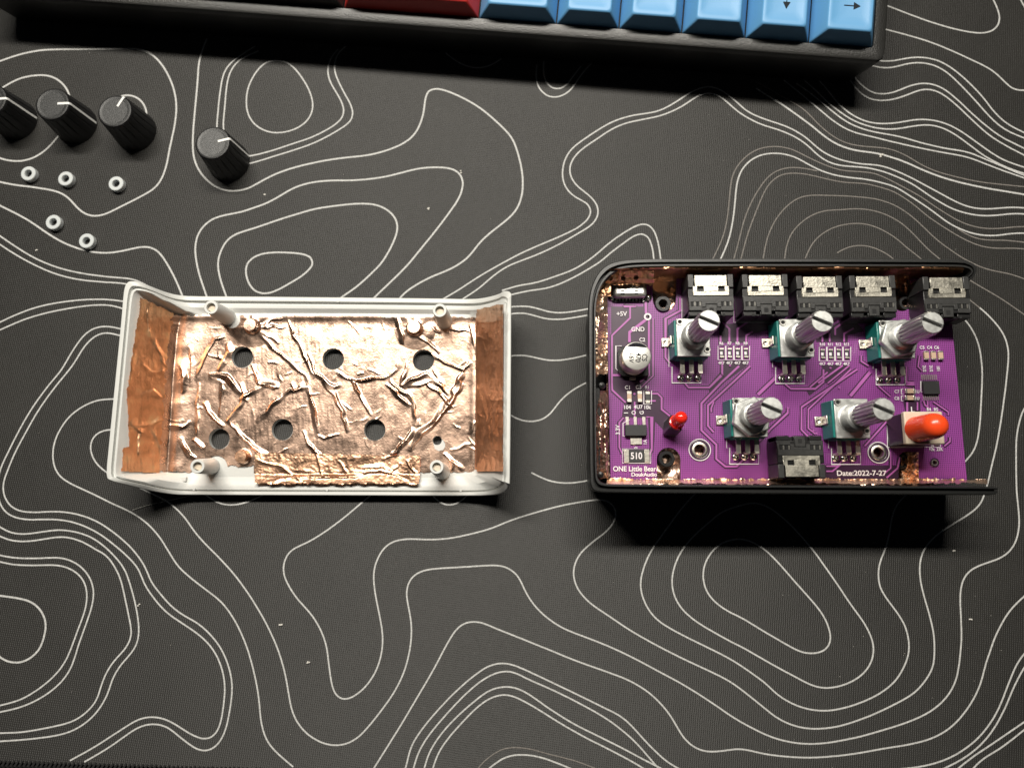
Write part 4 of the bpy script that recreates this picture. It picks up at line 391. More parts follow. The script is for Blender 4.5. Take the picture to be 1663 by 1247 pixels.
 (2,"815.2,579.3 827.4,578.3 839.6,577.4 851.8,577.6 863.8,579.6 875.7,582.4 887.7,584.6 899.9,585.4 912.1,584.8 924.2,583 936.2,580.7 948.1,577.9 959.9,574.9 971.7,571.7"),
 (2,"815.2,665.2 825.6,671.8 836.3,678 847.8,682.4 860,684.2 872.3,683.2 883.8,678.9 893.5,671.4 901.4,661.9 909,652.2 917.7,643.4 927.3,635.8 937.7,629.1 948.6,623.3 960,618.5 971.7,614.6"),
 (2,"863.1,767.4 873.4,772.5 883.9,777.3 894.8,781 906.1,783.2 917.6,784.2 929.1,783.9 940.5,782.6 951.9,780.7 963.1,778.1 974.2,774.9"),
]

# ------------------------------------------------------------------ desk and mat
b = MB(); b.box(-420, 420, -260, 420, -24, -4); d = b.build('desk_top', 'desk', angle=0); d['kind'] = 'structure'

mat_t = thing('desk_mat', 'black cloth desk mat printed all over with pale contour lines', 'desk mat')
e0, e1 = at(-10, 1237, 0), at(400, 1249, 0); sl = (e1.y-e0.y)/(e1.x-e0.x)
yl = lambda x: e0.y+(x-e0.x)*sl
b = MB(); b.prism([(-330, yl(-330)), (330, yl(330)), (330, 360), (-330, 360)], -4, 0)
b.build('cloth_sheet', 'cloth', mat_t, angle=0)
for i, (cls, pts) in enumerate(LINES):
    P = [tuple(map(float, q.split(','))) for q in pts.split()]
    closed = P[0] == P[-1]
    if closed: P = P[:-1]
    P = [at(x, y, 0) for x, y in P]; P = [(p.x, p.y) for p in P]
    q = spline(P, 3, closed)
    if closed: q.append(q[0])
    q = [p for p in q if p[1] > yl(p[0])+0.8]
    b = MB(); b.ribbon(q, {1: 0.55, 2: 0.45, 3: 0.34}[cls], 0.03+0.0015*i)
    b.build('contour_line', 'line_faint' if cls == 3 else 'line', mat_t, angle=0)
b = MB(); x = -200.0
while x < 200:                                           # overlock stitches along the mat's near edge
    y = yl(x); j = rnd.uniform(-.12, .12)
    b.tube((x, y-0.9, 0.1+j), (x+0.9, y+0.55+j, 0.15), 0.42, 0.30, n=6)
    b.tube((x+0.5, y-2.6, -0.9), (x+0.2, y-0.8, 0.05), 0.45, 0.42, n=6); x += 1.25
b.build('stitched_edge', 'thread', mat_t, kind='stuff')

# ------------------------------------------------------------------ keyboard (its near edge)
KZ = 18.0
kA, kB = at(420, 24, KZ), at(1243, 86, KZ); kd = (kB-kA); kd.z = 0; kd.normalize(); kn = Vector((-kd.y, kd.x, 0))
KR = at(1437, 99, KZ)                                    # near right corner of the case
U = 19.05
def kp(u, v, z):                                         # u mm leftwards from the corner, v mm away from the near edge
    p = KR-kd*u+kn*v; return (p.x, p.y, z+0.1*v*min(1, max(0, z/KZ)))   # the case rises a little towards its back
kb = thing('keyboard', 'black mechanical keyboard with blue, red and black keycaps, its near edge in view', 'keyboard', KR)
KL = 284.0; KDEP = 105.0
def kring(ins, z, rr):                                   # rounded rectangle in keyboard space
    out = []
    for cx, cy, a0 in ((ins+rr, ins+rr, 270), (ins+rr, KDEP-ins-rr, 180), (KL-ins-rr, KDEP-ins-rr, 90), (KL-ins-rr, ins+rr, 0)):
        for k in range(7):
            a = math.radians(a0-k*15)
            out.append(kp(cx+math.cos(a)*rr, cy+math.sin(a)*rr, z))
    return out
b = MB(); rings = [kring(3.0, 0.2, 2), kring(0.4, 14.5, 2.5), kring(0, KZ-1.0, 2.5), kring(0.35, KZ-0.3, 2.5), kring(0.6, KZ-0.35, 2.2)]
n = len(rings[0]); vs = sum(rings, []); fs = []
for j in range(len(rings)-1): fs += [(j*n+i, j*n+(i+1) % n, (j+1)*n+(i+1) % n, (j+1)*n+i) for i in range(n)]
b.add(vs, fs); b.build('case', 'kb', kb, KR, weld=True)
b = MB(); rings = [kring(0.25, KZ-1.0, 2.3), kring(0.2, KZ-0.25, 2.3), kring(0.75, KZ, 2.0), kring(3.6, KZ+.05, 1.0), kring(3.75, KZ-.1, 1.0), kring(3.8, KZ-3.5, 1.0)]
vs = sum(rings, []); fs = []
for j in range(len(rings)-1): fs += [(j*n+i, j*n+(i+1) % n, (j+1)*n+(i+1) % n, (j+1)*n+i) for i in range(n)]
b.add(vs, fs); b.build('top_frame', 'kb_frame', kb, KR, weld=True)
b = MB(); q = kring(3.9, KZ-2.2, 1.0); b.add(q, [tuple(range(n))[::-1]]); b.build('switch_plate', 'plate', kb, KR, angle=0)

def keycap(u0, units, m, legend=None):
    """u0: mm from the case's right end to the cap's right side"""
    w = units*U-0.4; dep = U-0.9; v0 = 4.0; z0 = KZ-0.6; z1 = KZ+6.3
    b = MB(); N = 7
    def ring(ins_s, ins_f, ins_b, z, rr, dish=0.0):
        out = []
        for cx, cy, a0 in ((u0+ins_s+rr, v0+ins_f+rr, 270), (u0+ins_s+rr, v0+dep-ins_b-rr, 180), (u0+w-ins_s-rr, v0+dep-ins_b-rr, 90), (u0+w-ins_s-rr, v0+ins_f+rr, 0)):
            for k in range(N):
                a = math.radians(a0-k*15); out.append(kp(cx+math.cos(a)*rr, cy+math.sin(a)*rr, z))
        return out
    R = [ring(0, 0, 0, z0, .5), ring(0.1, 0.06, 0.1, z0+0.5, .5), ring(2.75, .55, 2.0, z1-0.55, .8), ring(2.95, .72, 2.2, z1-0.15, 1.1), ring(3.25, 1.05, 2.6, z1-0.02, 1.4), ring(4.2, 2.4, 3.6, z1-0.25, 1.5), ring(6.0, 4.6, 5.6, z1-0.5, 1.2)]
    n = 4*N; vs = sum(R, []); fs = []
    for j in range(len(R)-1): fs += [(j*n+i, j*n+(i+1) % n, (j+1)*n+(i+1) % n, (j+1)*n+i) for i in range(n)]
    fs += [tuple(range((len(R)-1)*n, len(R)*n))]
    b.add(vs, fs); o = b.build('keycap', m, kb, KR, angle=50, weld=True)
    if legend:
        lb = MB(); lx, ly = u0+w/2-0.4, v0+dep/2-1.0; zt = z1-0.36
        def g(poly): lb.add([kp(lx-x, ly+y, zt) for x, y in poly], [tuple(range(len(poly)))])
        if legend == 'right': g([(-2.4, -.12), (0.7, -.12), (0.7, .12), (-2.4, .12)]); g([(0.4, -1.1), (2.4, 0), (0.4, 1.1)])
        if legend == 'down': g([(-.12, -0.4), (.12, -0.4), (.12, 2.4), (-.12, 2.4)]); g([(-1.1, -.3), (0, -2.4), (1.1, -.3)])
        if legend == 'left': g([(-0.5, -.12), (2.4, -.12), (2.4, .12), (-0.5, .12)]); g([(-2.4, 0), (-0.4, -1.1), (-0.4, 1.1)])
        lb.build('arrow_legend', 'legend', o, KR, angle=0)
u = 3.9
for units, m, lg in ((1, 'key_blue', 'right'), (1, 'key_blue', 'down'), (1, 'key_blue', 'left'), (1, 'key_blue', None), (1, 'key_blue', None), (1.25, 'key_blue', None), (2.2, 'key_red', None), (5.5, 'key_black', None)):
    keycap(u, units, m, lg); u += units*U

# ------------------------------------------------------------------ knobs
KH = 13.2; KS = KH/15
def knob(px, py, ang, label, proto=None):
    c = at(px, py, KH); c.z = 0
    t = thing('knob', label, 'knob', c, 'black control knobs pulled off the device')
    if proto is None:
        b = MB(); n = 108; prof = [(6.75, 0.0), (6.8, 0.6), (6.55, 3.0), (6.15, 7.0), (5.75, 11.0), (5.5, 13.6), (5.4, 14.5), (5.1, 14.92), (4.7, 15.0)]
        vs = []
        for r, h in prof:
            for i in range(n):
                a = 2*math.pi*i/n; g = (i % 6) in (0,) and 0.8 < h < 13.9
                rr = r-(0.28 if g else 0); vs.append(c+Vector((rr*math.cos(a), rr*math.sin(a), h*KS)))
        fs = []
        for j in range(len(prof)-1): fs += [(j*n+i, j*n+(i+1) % n, (j+1)*n+(i+1) % n, (j+1)*n+i) for i in range(n)]
        b.add(vs, fs); b.build('grip', 'knob', t, c, angle=40)
        b = MB(); b.lathe([(r_, h_*KS) for r_, h_ in [(4.74, 14.9), (4.7, 15.0), (4.3, 14.96), (3.2, 14.78), (1.6, 14.62), (0, 14.56)]], c, 48); b.build('cap', 'knob_top', t, c, angle=60)
        b = MB(); w = 0.36; z = 15.06
        b.box(c.x+1.7, c.x+5.0, c.y-w, c.y+w, c.z+14.4*KS, c.z+z*KS)
        st = [(4.9, 15.07), (5.28, 14.9), (5.55, 14.4), (5.62, 13.6), (5.87, 11), (6.27, 7), (6.67, 3), (6.9, .7)]
        vs = []
        for r, h in st: vs += [c+Vector((r, -w, h*KS)), c+Vector((r, w, h*KS))]
        b.add(vs, [(2*i, 2*i+2, 2*i+3, 2*i+1) for i in range(len(st)-1)])
        b.build('pointer_line', 'white_print', t, c, angle=30)
    else:
        for ch in kids(proto):
            d = ch.copy(); COL.objects.link(d); d.parent = t; WORLD[d.name] = c
    t.rotation_euler.z = math.radians(ang)
    return t
k0 = knob(84.6, 169, 2, 'black ribbed knob in the middle of the row of three, white pointer turned sideways')
knob(-17, 162, 4, 'black ribbed knob at the outer end of the row of three, half out of view', k0)
knob(186, 180.5, 62, 'black ribbed knob ending the row of three, white pointer aimed at the keyboard', k0)
knob(345, 232, 14, 'black ribbed knob standing alone apart from the row of three', k0)

# ------------------------------------------------------------------ milky spacer rings
r0 = None
for px, py, lab in ((45.5, 281.6, 'translucent white ring in front of the half hidden knob, outermost of the upper three'),
                    (106, 290, 'translucent white ring in the middle of the upper three rings'),
                    (188, 298, 'translucent white ring in front of the knob whose pointer faces the keyboard'),
                    (86, 360.6, 'translucent white ring of the lower two, close above a pale contour line'),
                    (140, 391, 'translucent white ring of the lower two, sitting right on a pale contour line')):
    c = at(px, py, 2.0); c.z = 0.1
    if r0 is None:
        b = MB(); b.lathe([(1.28, 0.1), (1.2, 0.25), (1.2, 1.75), (1.28, 1.9), (2.25, 1.9), (2.4, 1.75), (2.4, 0.15), (2.25, 0.0), (1.28, 0)], c, 32, close=True)
        r0 = b.build('spacer_ring', 'ring', None, c, angle=40)
        o = r0
    else:
        o = r0.copy(); COL.objects.link(o); o.location = c*MM
    tag(o, lab, 'plastic ring', 'milky plastic spacer rings')

# ------------------------------------------------------------------ white case half, copper lined
wc = thing('white_case_half', 'open white plastic case half lined with crumpled copper foil', 'case half', at(500, 640, 0))
wl = WORLD[wc.name]
FZ = 2.1
RIM = [  # outer top edge (px, py, z) | inner top edge (px, py) | foot of the inner wall (px, py)
 (172, 770, 18, 187, 766, 272, 764), (176, 720, 18, 191, 716, 276, 716), (186, 620, 18, 200, 620, 281, 620), (196, 520, 18, 209, 524, 288, 540),
 (200, 474, 18, 214, 482, 290, 518), (205, 459, 18, 219, 472, 294, 514), (213, 456, 18, 226, 471, 300, 513), (226, 458, 17.6, 236, 473, 306, 513), (245, 465, 15.6, 254, 479, 314, 513),
 (266, 473, 12.8, 272, 487, 322, 513), (288, 478.5, 10.4, 292, 492, 330, 513), (318, 480.5, 9.2, 320, 494, 345, 513), (400, 481, 9, 400, 495, 402, 513), (560, 482.5, 9, 560, 496.5, 560, 513),
 (700, 484, 9, 700, 498, 700, 514), (756, 485, 9.2, 756, 499, 752, 514), (780, 484, 10.5, 779, 498, 764, 515), (800, 480, 12.6, 797, 494, 768, 516), (812, 476, 14.6, 808, 491, 770, 518), (819, 472, 16, 813, 489, 772, 522),
 (830, 476, 18, 819, 492, 773, 530), (830.5, 500, 18, 819, 505, 773.5, 545), (830, 620, 18, 818, 620, 773, 620), (828.5, 770, 18, 816.5, 768, 771, 750),
 (827, 786, 17.4, 814, 777, 769, 760), (822, 797, 15.6, 809, 785, 765, 764), (810, 802.5, 12.8, 800, 790, 757, 766), (790, 804.5, 10.4, 784, 793, 746, 767), (756, 805, 9.2, 754, 794, 735, 768),
 (700, 805, 9, 700, 794, 695, 768), (560, 804.5, 9, 560, 793.5, 560, 768), (400, 804, 9, 400, 793, 400, 767), (310, 803.5, 9.2, 314, 792.5, 335, 767), (280, 802.5, 10.2, 286, 791.5, 322, 767), (252, 798.5, 12.4, 260, 788, 310, 767),
 (222, 791.5, 15.4, 232, 782, 296, 767), (196, 785, 17.4, 207, 777, 284, 767), (179, 780, 18, 194, 773, 276, 766)]
n = len(RIM)
def densify(L, k=3):
    return spline(L, k, True)
RIM = [(*q[:2], 3.6+(q[2]-9)*1.6, *q[3:]) for q in RIM]      # long sides are low, the ends stand up
RD = densify(RIM, 3); n = len(RD)
out_top = [at(r[0], r[1], r[2]) for r in RD]; in_top = [at(r[3], r[4], r[2]-0.1) for r in RD]; foot = [at(r[5], r[6], FZ) for r in RD]
cx = sum(p.x for p in foot)/n; cy = sum(p.y for p in foot)/n
mid = [a.lerp(b_, 0.55) for a, b_ in zip(out_top, in_top)]
base = []
for a, f in zip(out_top, foot):
    q = a.lerp(f, 0.55); base.append(Vector((q.x, q.y, 0.1)))
shoulder = [Vector((a.x+(q.x-a.x)*0.25, a.y+(q.y-a.y)*0.25, a.z*0.45)) for a, q in zip(out_top, base)]
R = [base, shoulder, [p+Vector((0, 0, -0.5)) for p in out_top], [a.lerp(m_, 0.12)-Vector((0, 0, 0.1)) for a, m_ in zip(out_top, mid)], [a.lerp(m_, 0.25) for a, m_ in zip(out_top, mid)],
     [p.copy() for p in mid], [p.lerp(q, .08)-Vector((0, 0, 1.2)) for p, q in zip(mid, in_top)], [a.lerp(b_, .5)-Vector((0, 0, 1.25)) for a, b_ in zip(mid, in_top)],
     [a.lerp(b_, .6)-Vector((0, 0, 0.4)) for a, b_ in zip(mid, in_top)], [p-Vector((0, 0, 0.35)) for p in in_top],
     [p.lerp(f, 0.30) for p, f in zip(in_top, foot)], [p.lerp(f, .72)-Vector((0, 0, 0.5)) for p, f in zip(in_top, foot)], foot]
b = MB(); vs = sum(R, []); fs = []
for j in range(len(R)-1): fs += [(j*n+i, (j+1)*n+i, (j+1)*n+(i+1) % n, j*n+(i+1) % n) for i in range(n)]
b.add(vs, fs)
HOLES = [(393.5, 580, 17.5), (541, 583, 17.5), (687.5, 585, 17.5), (356, 712.5, 17), (458.5, 697.5, 17.5), (608.5, 698, 17.5), (710, 715, 7.5)]
H3 = []
for hx, hy, hr in HOLES:
    c = at(hx, hy, FZ); r = (at(hx+hr, hy, FZ)-at(hx-hr, hy, FZ)).length/2; H3.append((c.x, c.y, r))
# floor with round holes
pts = [Vector((p.x, p.y)) for p in foot]; edges = [(i, (i+1) % n) for i in range(n)]
for (x, y, r) in H3:
    k = len(pts); pts += [Vector((x+r*math.cos(a), y+r*math.sin(a))) for a in [2*math.pi*i/28 for i in range(28)]]; edges += [(k+i, k+(i+1) % 28) for i in range(28)]
rv, re_, rf, _, _, _ = delaunay_2d_cdt(pts, edges, [], 0, 1e-5)
ff = []
for f in rf:
    c = sum((rv[i] for i in f), Vector((0, 0)))/len(f)
    if all((c.x-x)**2+(c.y-y)**2 > (r*0.985)**2 for x, y, r in H3):
        ins = False; j = n-1
        for i in range(n):
            if (foot[i].y > c.y) != (foot[j].y > c.y) and c.x < (foot[j].x-foot[i].x)*(c.y-foot[i].y)/(foot[j].y-foot[i].y)+foot[i].x: ins = not ins
            j = i
        if ins: ff.append(f)
b.add([(p.x, p.y, FZ) for p in rv], ff)
b.add([(p.x, p.y, 0.12) for p in rv], [tuple(f)[::-1] for f in ff])
for x, y, r in H3: b.lathe([(r, 0.12), (r, FZ)], (x, y, 0), 28); b.f = b.f[:-2]; b.m = b.m[:-2]
b.build('shell', 'white', wc, wl, angle=32, weld=True)

# ridges pressed into the foil, read off the photo (crop origin, then points at 4.7514x)
def cz(ox, oy, *p): return [(ox+x/4.7514, oy+y/4.7514) for x, y in zip(p[::2], p[1::2])]
a5 = lambda *p: cz(160, 440, *p)
a6 = lambda *p: cz(500, 440, *p)
a7 = lambda *p: cz(160, 620, *p)
a8 = lambda *p: cz(500, 620, *p)
CREASE = [  # (points, height mm, half width px)
 (a5(1240, 460, 1350, 600, 1480, 700, 1600, 800, 1640, 880), .75, 5), (a5(1460, 380, 1540, 540, 1640, 760, 1660, 830), .9, 5), (a5(1250, 470, 1400, 560), .5, 5), (a5(1270, 430, 1450, 440), .6, 5), (a5(1260, 440, 1330, 380, 1420, 360), .5, 6),
 (a5(700, 580, 720, 700, 700, 900), .6, 6), (a5(760, 820, 830, 660, 900, 530, 980, 500), .8, 6), (a5(1000, 560, 1010, 620, 920, 770), .9, 6), (a5(850, 800, 990, 800, 1080, 900, 1120, 950), .9, 6), (a5(1190, 720, 1230, 860, 1370, 910), .9, 6),
 (a5(840, 640, 980, 660), .4, 4), (a5(620, 700, 660, 820, 640, 950), .8, 9), (a5(1300, 700, 1390, 715), .5, 4), (a5(1480, 860, 1520, 920, 1600, 880), .6, 5),
 (a7(1090, 0, 1130, 90, 1050, 230, 980, 310), 1.0, 6), (a7(1280, 20, 1100, 120, 1160, 150), .7, 5), (a7(1640, 40, 1480, 60, 1330, 180, 1210, 310), .8, 5), (a7(820, 160, 880, 280, 960, 350), .9, 6), (a7(1010, 300, 1080, 400, 1200, 510, 1300, 580, 1420, 660), 1.1, 7),
 (a7(640, 430, 700, 560, 760, 590), .8, 6), (a7(730, 440, 820, 520), .7, 6), (a7(1570, 370, 1660, 540), .5, 4), (a7(770, 0, 770, 420), .5, 4), (a7(960, 0, 940, 270), .5, 4), (a7(550, 340, 650, 340, 720, 300), .6, 5), (a7(1250, 0, 1390, 50), .8, 6),
 (a6(0, 620, 60, 790, 200, 900, 250, 870), 1.0, 6), (a6(210, 770, 370, 850, 620, 810, 720, 700), 1.0, 5), (a6(340, 860, 400, 950), .8, 5), (a6(620, 820, 700, 920, 780, 950), .8, 5), (a6(710, 890, 770, 690), .8, 5), (a6(720, 890, 800, 830, 920, 790, 1000, 850, 1080, 950), 1.1, 6),
 (a6(970, 640, 1060, 700, 1200, 760, 1260, 690), 1.0, 6), (a6(1200, 760, 1150, 860, 1110, 950), 1.1, 7), (a6(960, 740, 1040, 900), .8, 5), (a6(770, 890, 870, 880, 960, 840), .7, 5), (a6(380, 800, 440, 790), .4, 4), (a6(690, 340, 740, 560), .9, 6), (a6(1250, 400, 1300, 640), .5, 6),
 (a6(850, 500, 930, 560, 1010, 640), .8, 5), (a6(1090, 440, 1250, 470), .6, 5), (a6(940, 430, 1030, 480), .7, 5),
 (a8(0, 0, 40, 180, 80, 400), .9, 6), (a8(100, 0, 200, 100, 270, 250, 310, 400), 1.0, 6), (a8(340, 0, 430, 150, 490, 270), 1.0, 5), (a8(600, 0, 700, 110, 790, 180), 1.0, 5), (a8(770, 60, 820, 200, 830, 340), .8, 5), (a8(900, 0, 1010, 90, 1090, 170, 1190, 0), 1.2, 6),
 (a8(1200, 20, 1090, 180, 1000, 300, 880, 400, 780, 540), 1.4, 7), (a8(820, 350, 700, 500, 640, 570), 1.0, 6), (a8(60, 400, 120, 440, 240, 400), .6, 4), (a8(1270, 470, 1090, 530), .5, 4), (a8(1300, 300, 1250, 410), .4, 4), (a8(0, 460, 80, 560, 160, 640), .7, 5), (a8(860, 280, 870, 340), .5, 5),
 (a8(1040, 560, 1130, 640, 1200, 690), .7, 5), (a8(1090, 600, 1110, 690), .5, 4)]
_r = random.Random(5)                                    # many finer wrinkles besides the ones that can be made out singly
for _k in range(55):
    _x, _y, _a, _l = _r.uniform(290, 768), _r.uniform(518, 735), _r.uniform(0, math.pi), _r.uniform(8, 34)
    if _k % 3 == 0: _a = math.atan2(_y-640, _x-640)+_r.uniform(-.5, .5)
    _b = _a+_r.uniform(-.6, .6)
    CREASE.append(([(_x, _y), (_x+math.cos(_a)*_l*.5, _y+math.sin(_a)*_l*.5), (_x+math.cos(_a)*_l*.5+math.cos(_b)*_l*.5, _y+math.sin(_a)*_l*.5+math.sin(_b)*_l*.5)], _r.uniform(.08, .24), _r.uniform(2.2, 4.0)))
interp = lambda pts: (lambda y: np.interp(y, [p[0] for p in pts], [p[1] for p in pts]))
xin_l = interp([(472, 219), (524, 209), (620, 200), (766, 187)]); xft_l = interp([(513, 294), (540, 288), (620, 281), (766, 272)])
xin_r = interp([(489, 813), (620, 818), (770, 816)]); xft_r = interp([(514, 772), (620, 773), (766, 771)])
PEGS = [(410.5, 530.5, 11), (674, 534, 11), (396, 742, 10)]
def wall_z(X, Y):
    sl_ = np.clip((xft_l(Y)-X)/(xft_l(Y)-xin_l(Y)), 0, 1.1); sr = np.clip((X-xft_r(Y))/(xin_r(Y)-xft_r(Y)), 0, 1.1)
    return FZ+15.8*sl_**1.05+15.8*sr**1.05
def foil(name, x0, x1, y0, y1, inside, lift, m, parent, porg, zf=wall_z, step=1.3, crumple=0.12, seed=3, creases=(), holes=(), extra=None, stretch=(1, 1), fine=0.05, cw=0.75, ch=0.62):
    xs = np.arange(x0, x1+step, step); ys = np.arange(y0, y1+step, step); X, Y = np.meshgrid(xs, ys, indexing='ij')
    for hx, hy, hr in holes:                                  # slide the nearest points onto the hole's edge
        D = np.hypot(X-hx, Y-hy); near = np.abs(D-hr) < step*0.75; k = np.where(near, hr/np.maximum(D, 1e-6), 1)
        X = hx+(X-hx)*k; Y = hy+(Y-hy)*k
    Z = zf(X, Y)+lift
    a, c = stretch
    for o, (sc, am) in enumerate(((0.045, 1.0), (0.10, 0.55), (0.22, 0.28))):
        nz = vnoise(X*sc*a+31*o, Y*sc*c+17, seed+o); Z = Z+crumple*am*(1-np.abs(2*nz-1))*1.6
    Z = Z+fine*vnoise(X*0.6*a, Y*0.6*c, seed+9)
    wob = 2.2*(vnoise(X*0.09, Y*0.09, 77)-.5)*2
    wob2 = 2.2*(vnoise(X*0.09, Y*0.09, 78)-.5)*2
    for P, h, w in creases:
        w *= cw; h *= ch
        D, SG, T = seg_dist(X+wob, Y+wob2, P)
        h = h*(0.35+0.9*vnoise(X*0.07, Y*0.07, 91))*np.clip(np.sin(np.pi*T), 0, 1)**0.55; sd = 1 if (int(P[0][0])+int(P[0][1])) % 2 else -1
        wl_ = np.where(SG*sd > 0, w*0.55, w*1.45)*(0.6+0.8*vnoise(X*0.05+9, Y*0.05, 92))
        Z = Z+h*np.maximum(0, 1-D/wl_)
    if extra is not None: Z = Z+extra(X, Y)
    nx, ny = X.shape; V = []
    d = np.stack([(X-IW/2)/FPX, -(Y-IH/2)/FPX, -np.ones_like(X)], -1) @ np.array(ROT).T
    t = (Z-CAM_H)/d[..., 2]; PX = d[..., 0]*t; PY = d[..., 1]*t
    ok = inside((X[:-1, :-1]+X[1:, 1:])/2, (Y[:-1, :-1]+Y[1:, 1:])/2)
    for hx, hy, hr in holes: ok &= np.hypot((X[:-1, :-1]+X[1:, 1:])/2-hx, (Y[:-1, :-1]+Y[1:, 1:])/2-hy) > hr
    idx = np.arange(nx*ny).reshape(nx, ny); I, J = np.nonzero(ok)
    F = np.stack([idx[I, J], idx[I, J+1], idx[I+1, J+1], idx[I+1, J]], -1)
    used, inv = np.unique(F, return_inverse=True); F = inv.reshape(F.shape)
    V = np.stack([PX.ravel(), PY.ravel(), Z.ravel()], -1)[used]
    b = MB(); b.v = [tuple(v) for v in V.tolist()]; b.f = [tuple(f) for f in F.tolist()]; b.m = [0]*len(b.f)
    return b.build(name, m, parent, porg, angle=60)
def ragged(X, Y, s, amp): return amp*(vnoise(X*0.16, Y*0.16, s)-.5)*2+amp*.6*(vnoise(X*0.5, Y*0.5, s+1)-.5)
def in_main(X, Y):
    r = ragged(X, Y, 5, 2.5)
    top = 512+np.where(X > 620, 3, 0)+r; bot = 766+r
    ok = (X > xft_l(Y)-17) & (X < xft_r(Y)+3) & (Y > top) & (Y < bot)
    ok &= ~((np.hypot(X-376, Y-519) < 14))                     # torn round the screw posts and the bare corner
    ok &= ~((np.hypot(X-352, Y-757) < 17)) & ~((np.hypot(X-715, Y-764) < 9))
    ok &= ~((X > 352) & (X < 412) & (Y > 757+r)) & ~((X > 700) & (X < 735) & (Y > 768))
    ok &= ~((np.hypot(X-714, Y-723) < 9.5+r*.6))
    return ok
def main_extra(X, Y):
    z = 0.55*np.exp(-((X-(xft_l(Y)+12))/15)**2)*(0.7+0.6*vnoise(Y*.05, Y*0+3, 44))                  # rounded fold along the end wall
    for px, py, r in PEGS:
        D = np.hypot(X-px, Y-py); z = z+1.0/(1+np.exp(np.clip(D-r, -40, 40)*1.2))+1.0*np.maximum(0, 1-D/34)*(0.7+0.6*vnoise(np.arctan2(Y-py, X-px)*2.6+20, D*0.02, 66))*(py < 600)
    z = z+0.35*np.exp(-((Y-513)/7)**2)+0.5*np.exp(-((X-771)/8)**2)
    z = z+.4*np.maximum(0, (Y-752)/14)**2*((X > 414) & (X < 682))
    g = vnoise(X*0.30, Y*0.06, 51); z = z+0.05*np.maximum(0, g-.55)*2*((X > 400) & (X < 640))
    return z
foil('copper_foil', 250, 780, 504, 776, in_main, 0.28, 'copper', wc, wl, crumple=0.022, seed=11, creases=CREASE, holes=HOLES, extra=main_extra, step=1.0, fine=.02)
edge_l = interp([(480, 229), (560, 217), (640, 206), (690, 208), (725, 210), (727, 201), (770, 196)])
def in_left(X, Y): return (X > edge_l(Y)+ragged(X, Y, 21, 1.6)) & (X < xft_l(Y)-13+ragged(X, Y, 23, 3)) & (Y > 484+(X-229)*0.47+ragged(X, Y, 25, 1.2)) & (Y < 765+(X-197)*0.05)
LCR = [(a7(250, 300, 330, 400, 300, 560), .8, 7), (a7(400, 330, 470, 480, 490, 600), .9, 8), (a5(400, 500, 480, 640, 540, 760), .8, 8), (a5(300, 700, 420, 780, 520, 770), .7, 7), (a7(230, 330, 420, 340, 500, 280), .9, 7), (a5(380, 260, 400, 520), .6, 5), (a7(330, 100, 420, 60, 500, 120), .7, 7)]
foil('copper_tape', 190, 296, 478, 776, in_left, 0.75, 'copper_strip', wc, wl, crumple=0.12, seed=41, creases=LCR, fine=0.05, stretch=(1.8, .45), step=1.1)
def in_right(X, Y): return (X > 774+ragged(X, Y, 31, 1.2)) & (X < 817+ragged(X, Y, 32, .8)) & (Y > 503-(X-774)*.22+ragged(X, Y, 33, 1.5)) & (Y < 765)
RCR = [(a6(1320, 480, 1380, 640, 1400, 900), .9, 6), (a6(1450, 450, 1430, 700, 1480, 900), .9, 6), (a8(1310, 60, 1380, 250, 1370, 480), .9, 6), (a8(1480, 100, 1400, 330, 1380, 540), .8, 6), (a8(1380, 480, 1330, 660), .7, 5), (a8(1390, 480, 1460, 660), .7, 5), (a6(1300, 400, 1500, 380), .6, 6), (a6(1280, 500, 1400, 540), .6, 5)]
foil('copper_tape', 770, 822, 488, 772, in_right, 0.8, 'copper_shaded', wc, wl, crumple=0.55, seed=61, creases=RCR, fine=0.04, stretch=(1.2, .5), step=1.1)
def in_bot(X, Y): return (X > 414+ragged(X, Y, 71, 1.0)) & (X < 681+ragged(X, Y, 72, 1.0)) & (Y > 735+(X-414)*.02+ragged(X, Y, 73, .8)) & (Y < 785+ragged(X, Y, 74, 1.5))
def bot_z(X, Y): return FZ+1.5*np.clip((Y-770)/16, 0, 1)
BCR = [(a7(1210, 600, 1420, 660, 1600, 770), .7, 5), (a8(0, 730, 300, 740, 560, 680, 800, 760), .9, 6), (a8(60, 560, 120, 720), .5, 4), (a8(240, 600, 330, 740), .5, 4), (a8(380, 660, 580, 660, 640, 690), .7, 5), (a8(560, 600, 700, 560), .6, 5), (a8(760, 600, 830, 720), .7, 5), (a7(1300, 760, 1660, 720), .8, 6), (a8(600, 740, 720, 620), .6, 5)]
foil('copper_tape', 408, 688, 730, 792, in_bot, 1.0, 'copper_shaded', wc, wl, zf=bot_z, crumple=0.12, seed=81, creases=BCR, fine=0.08, step=1.2)

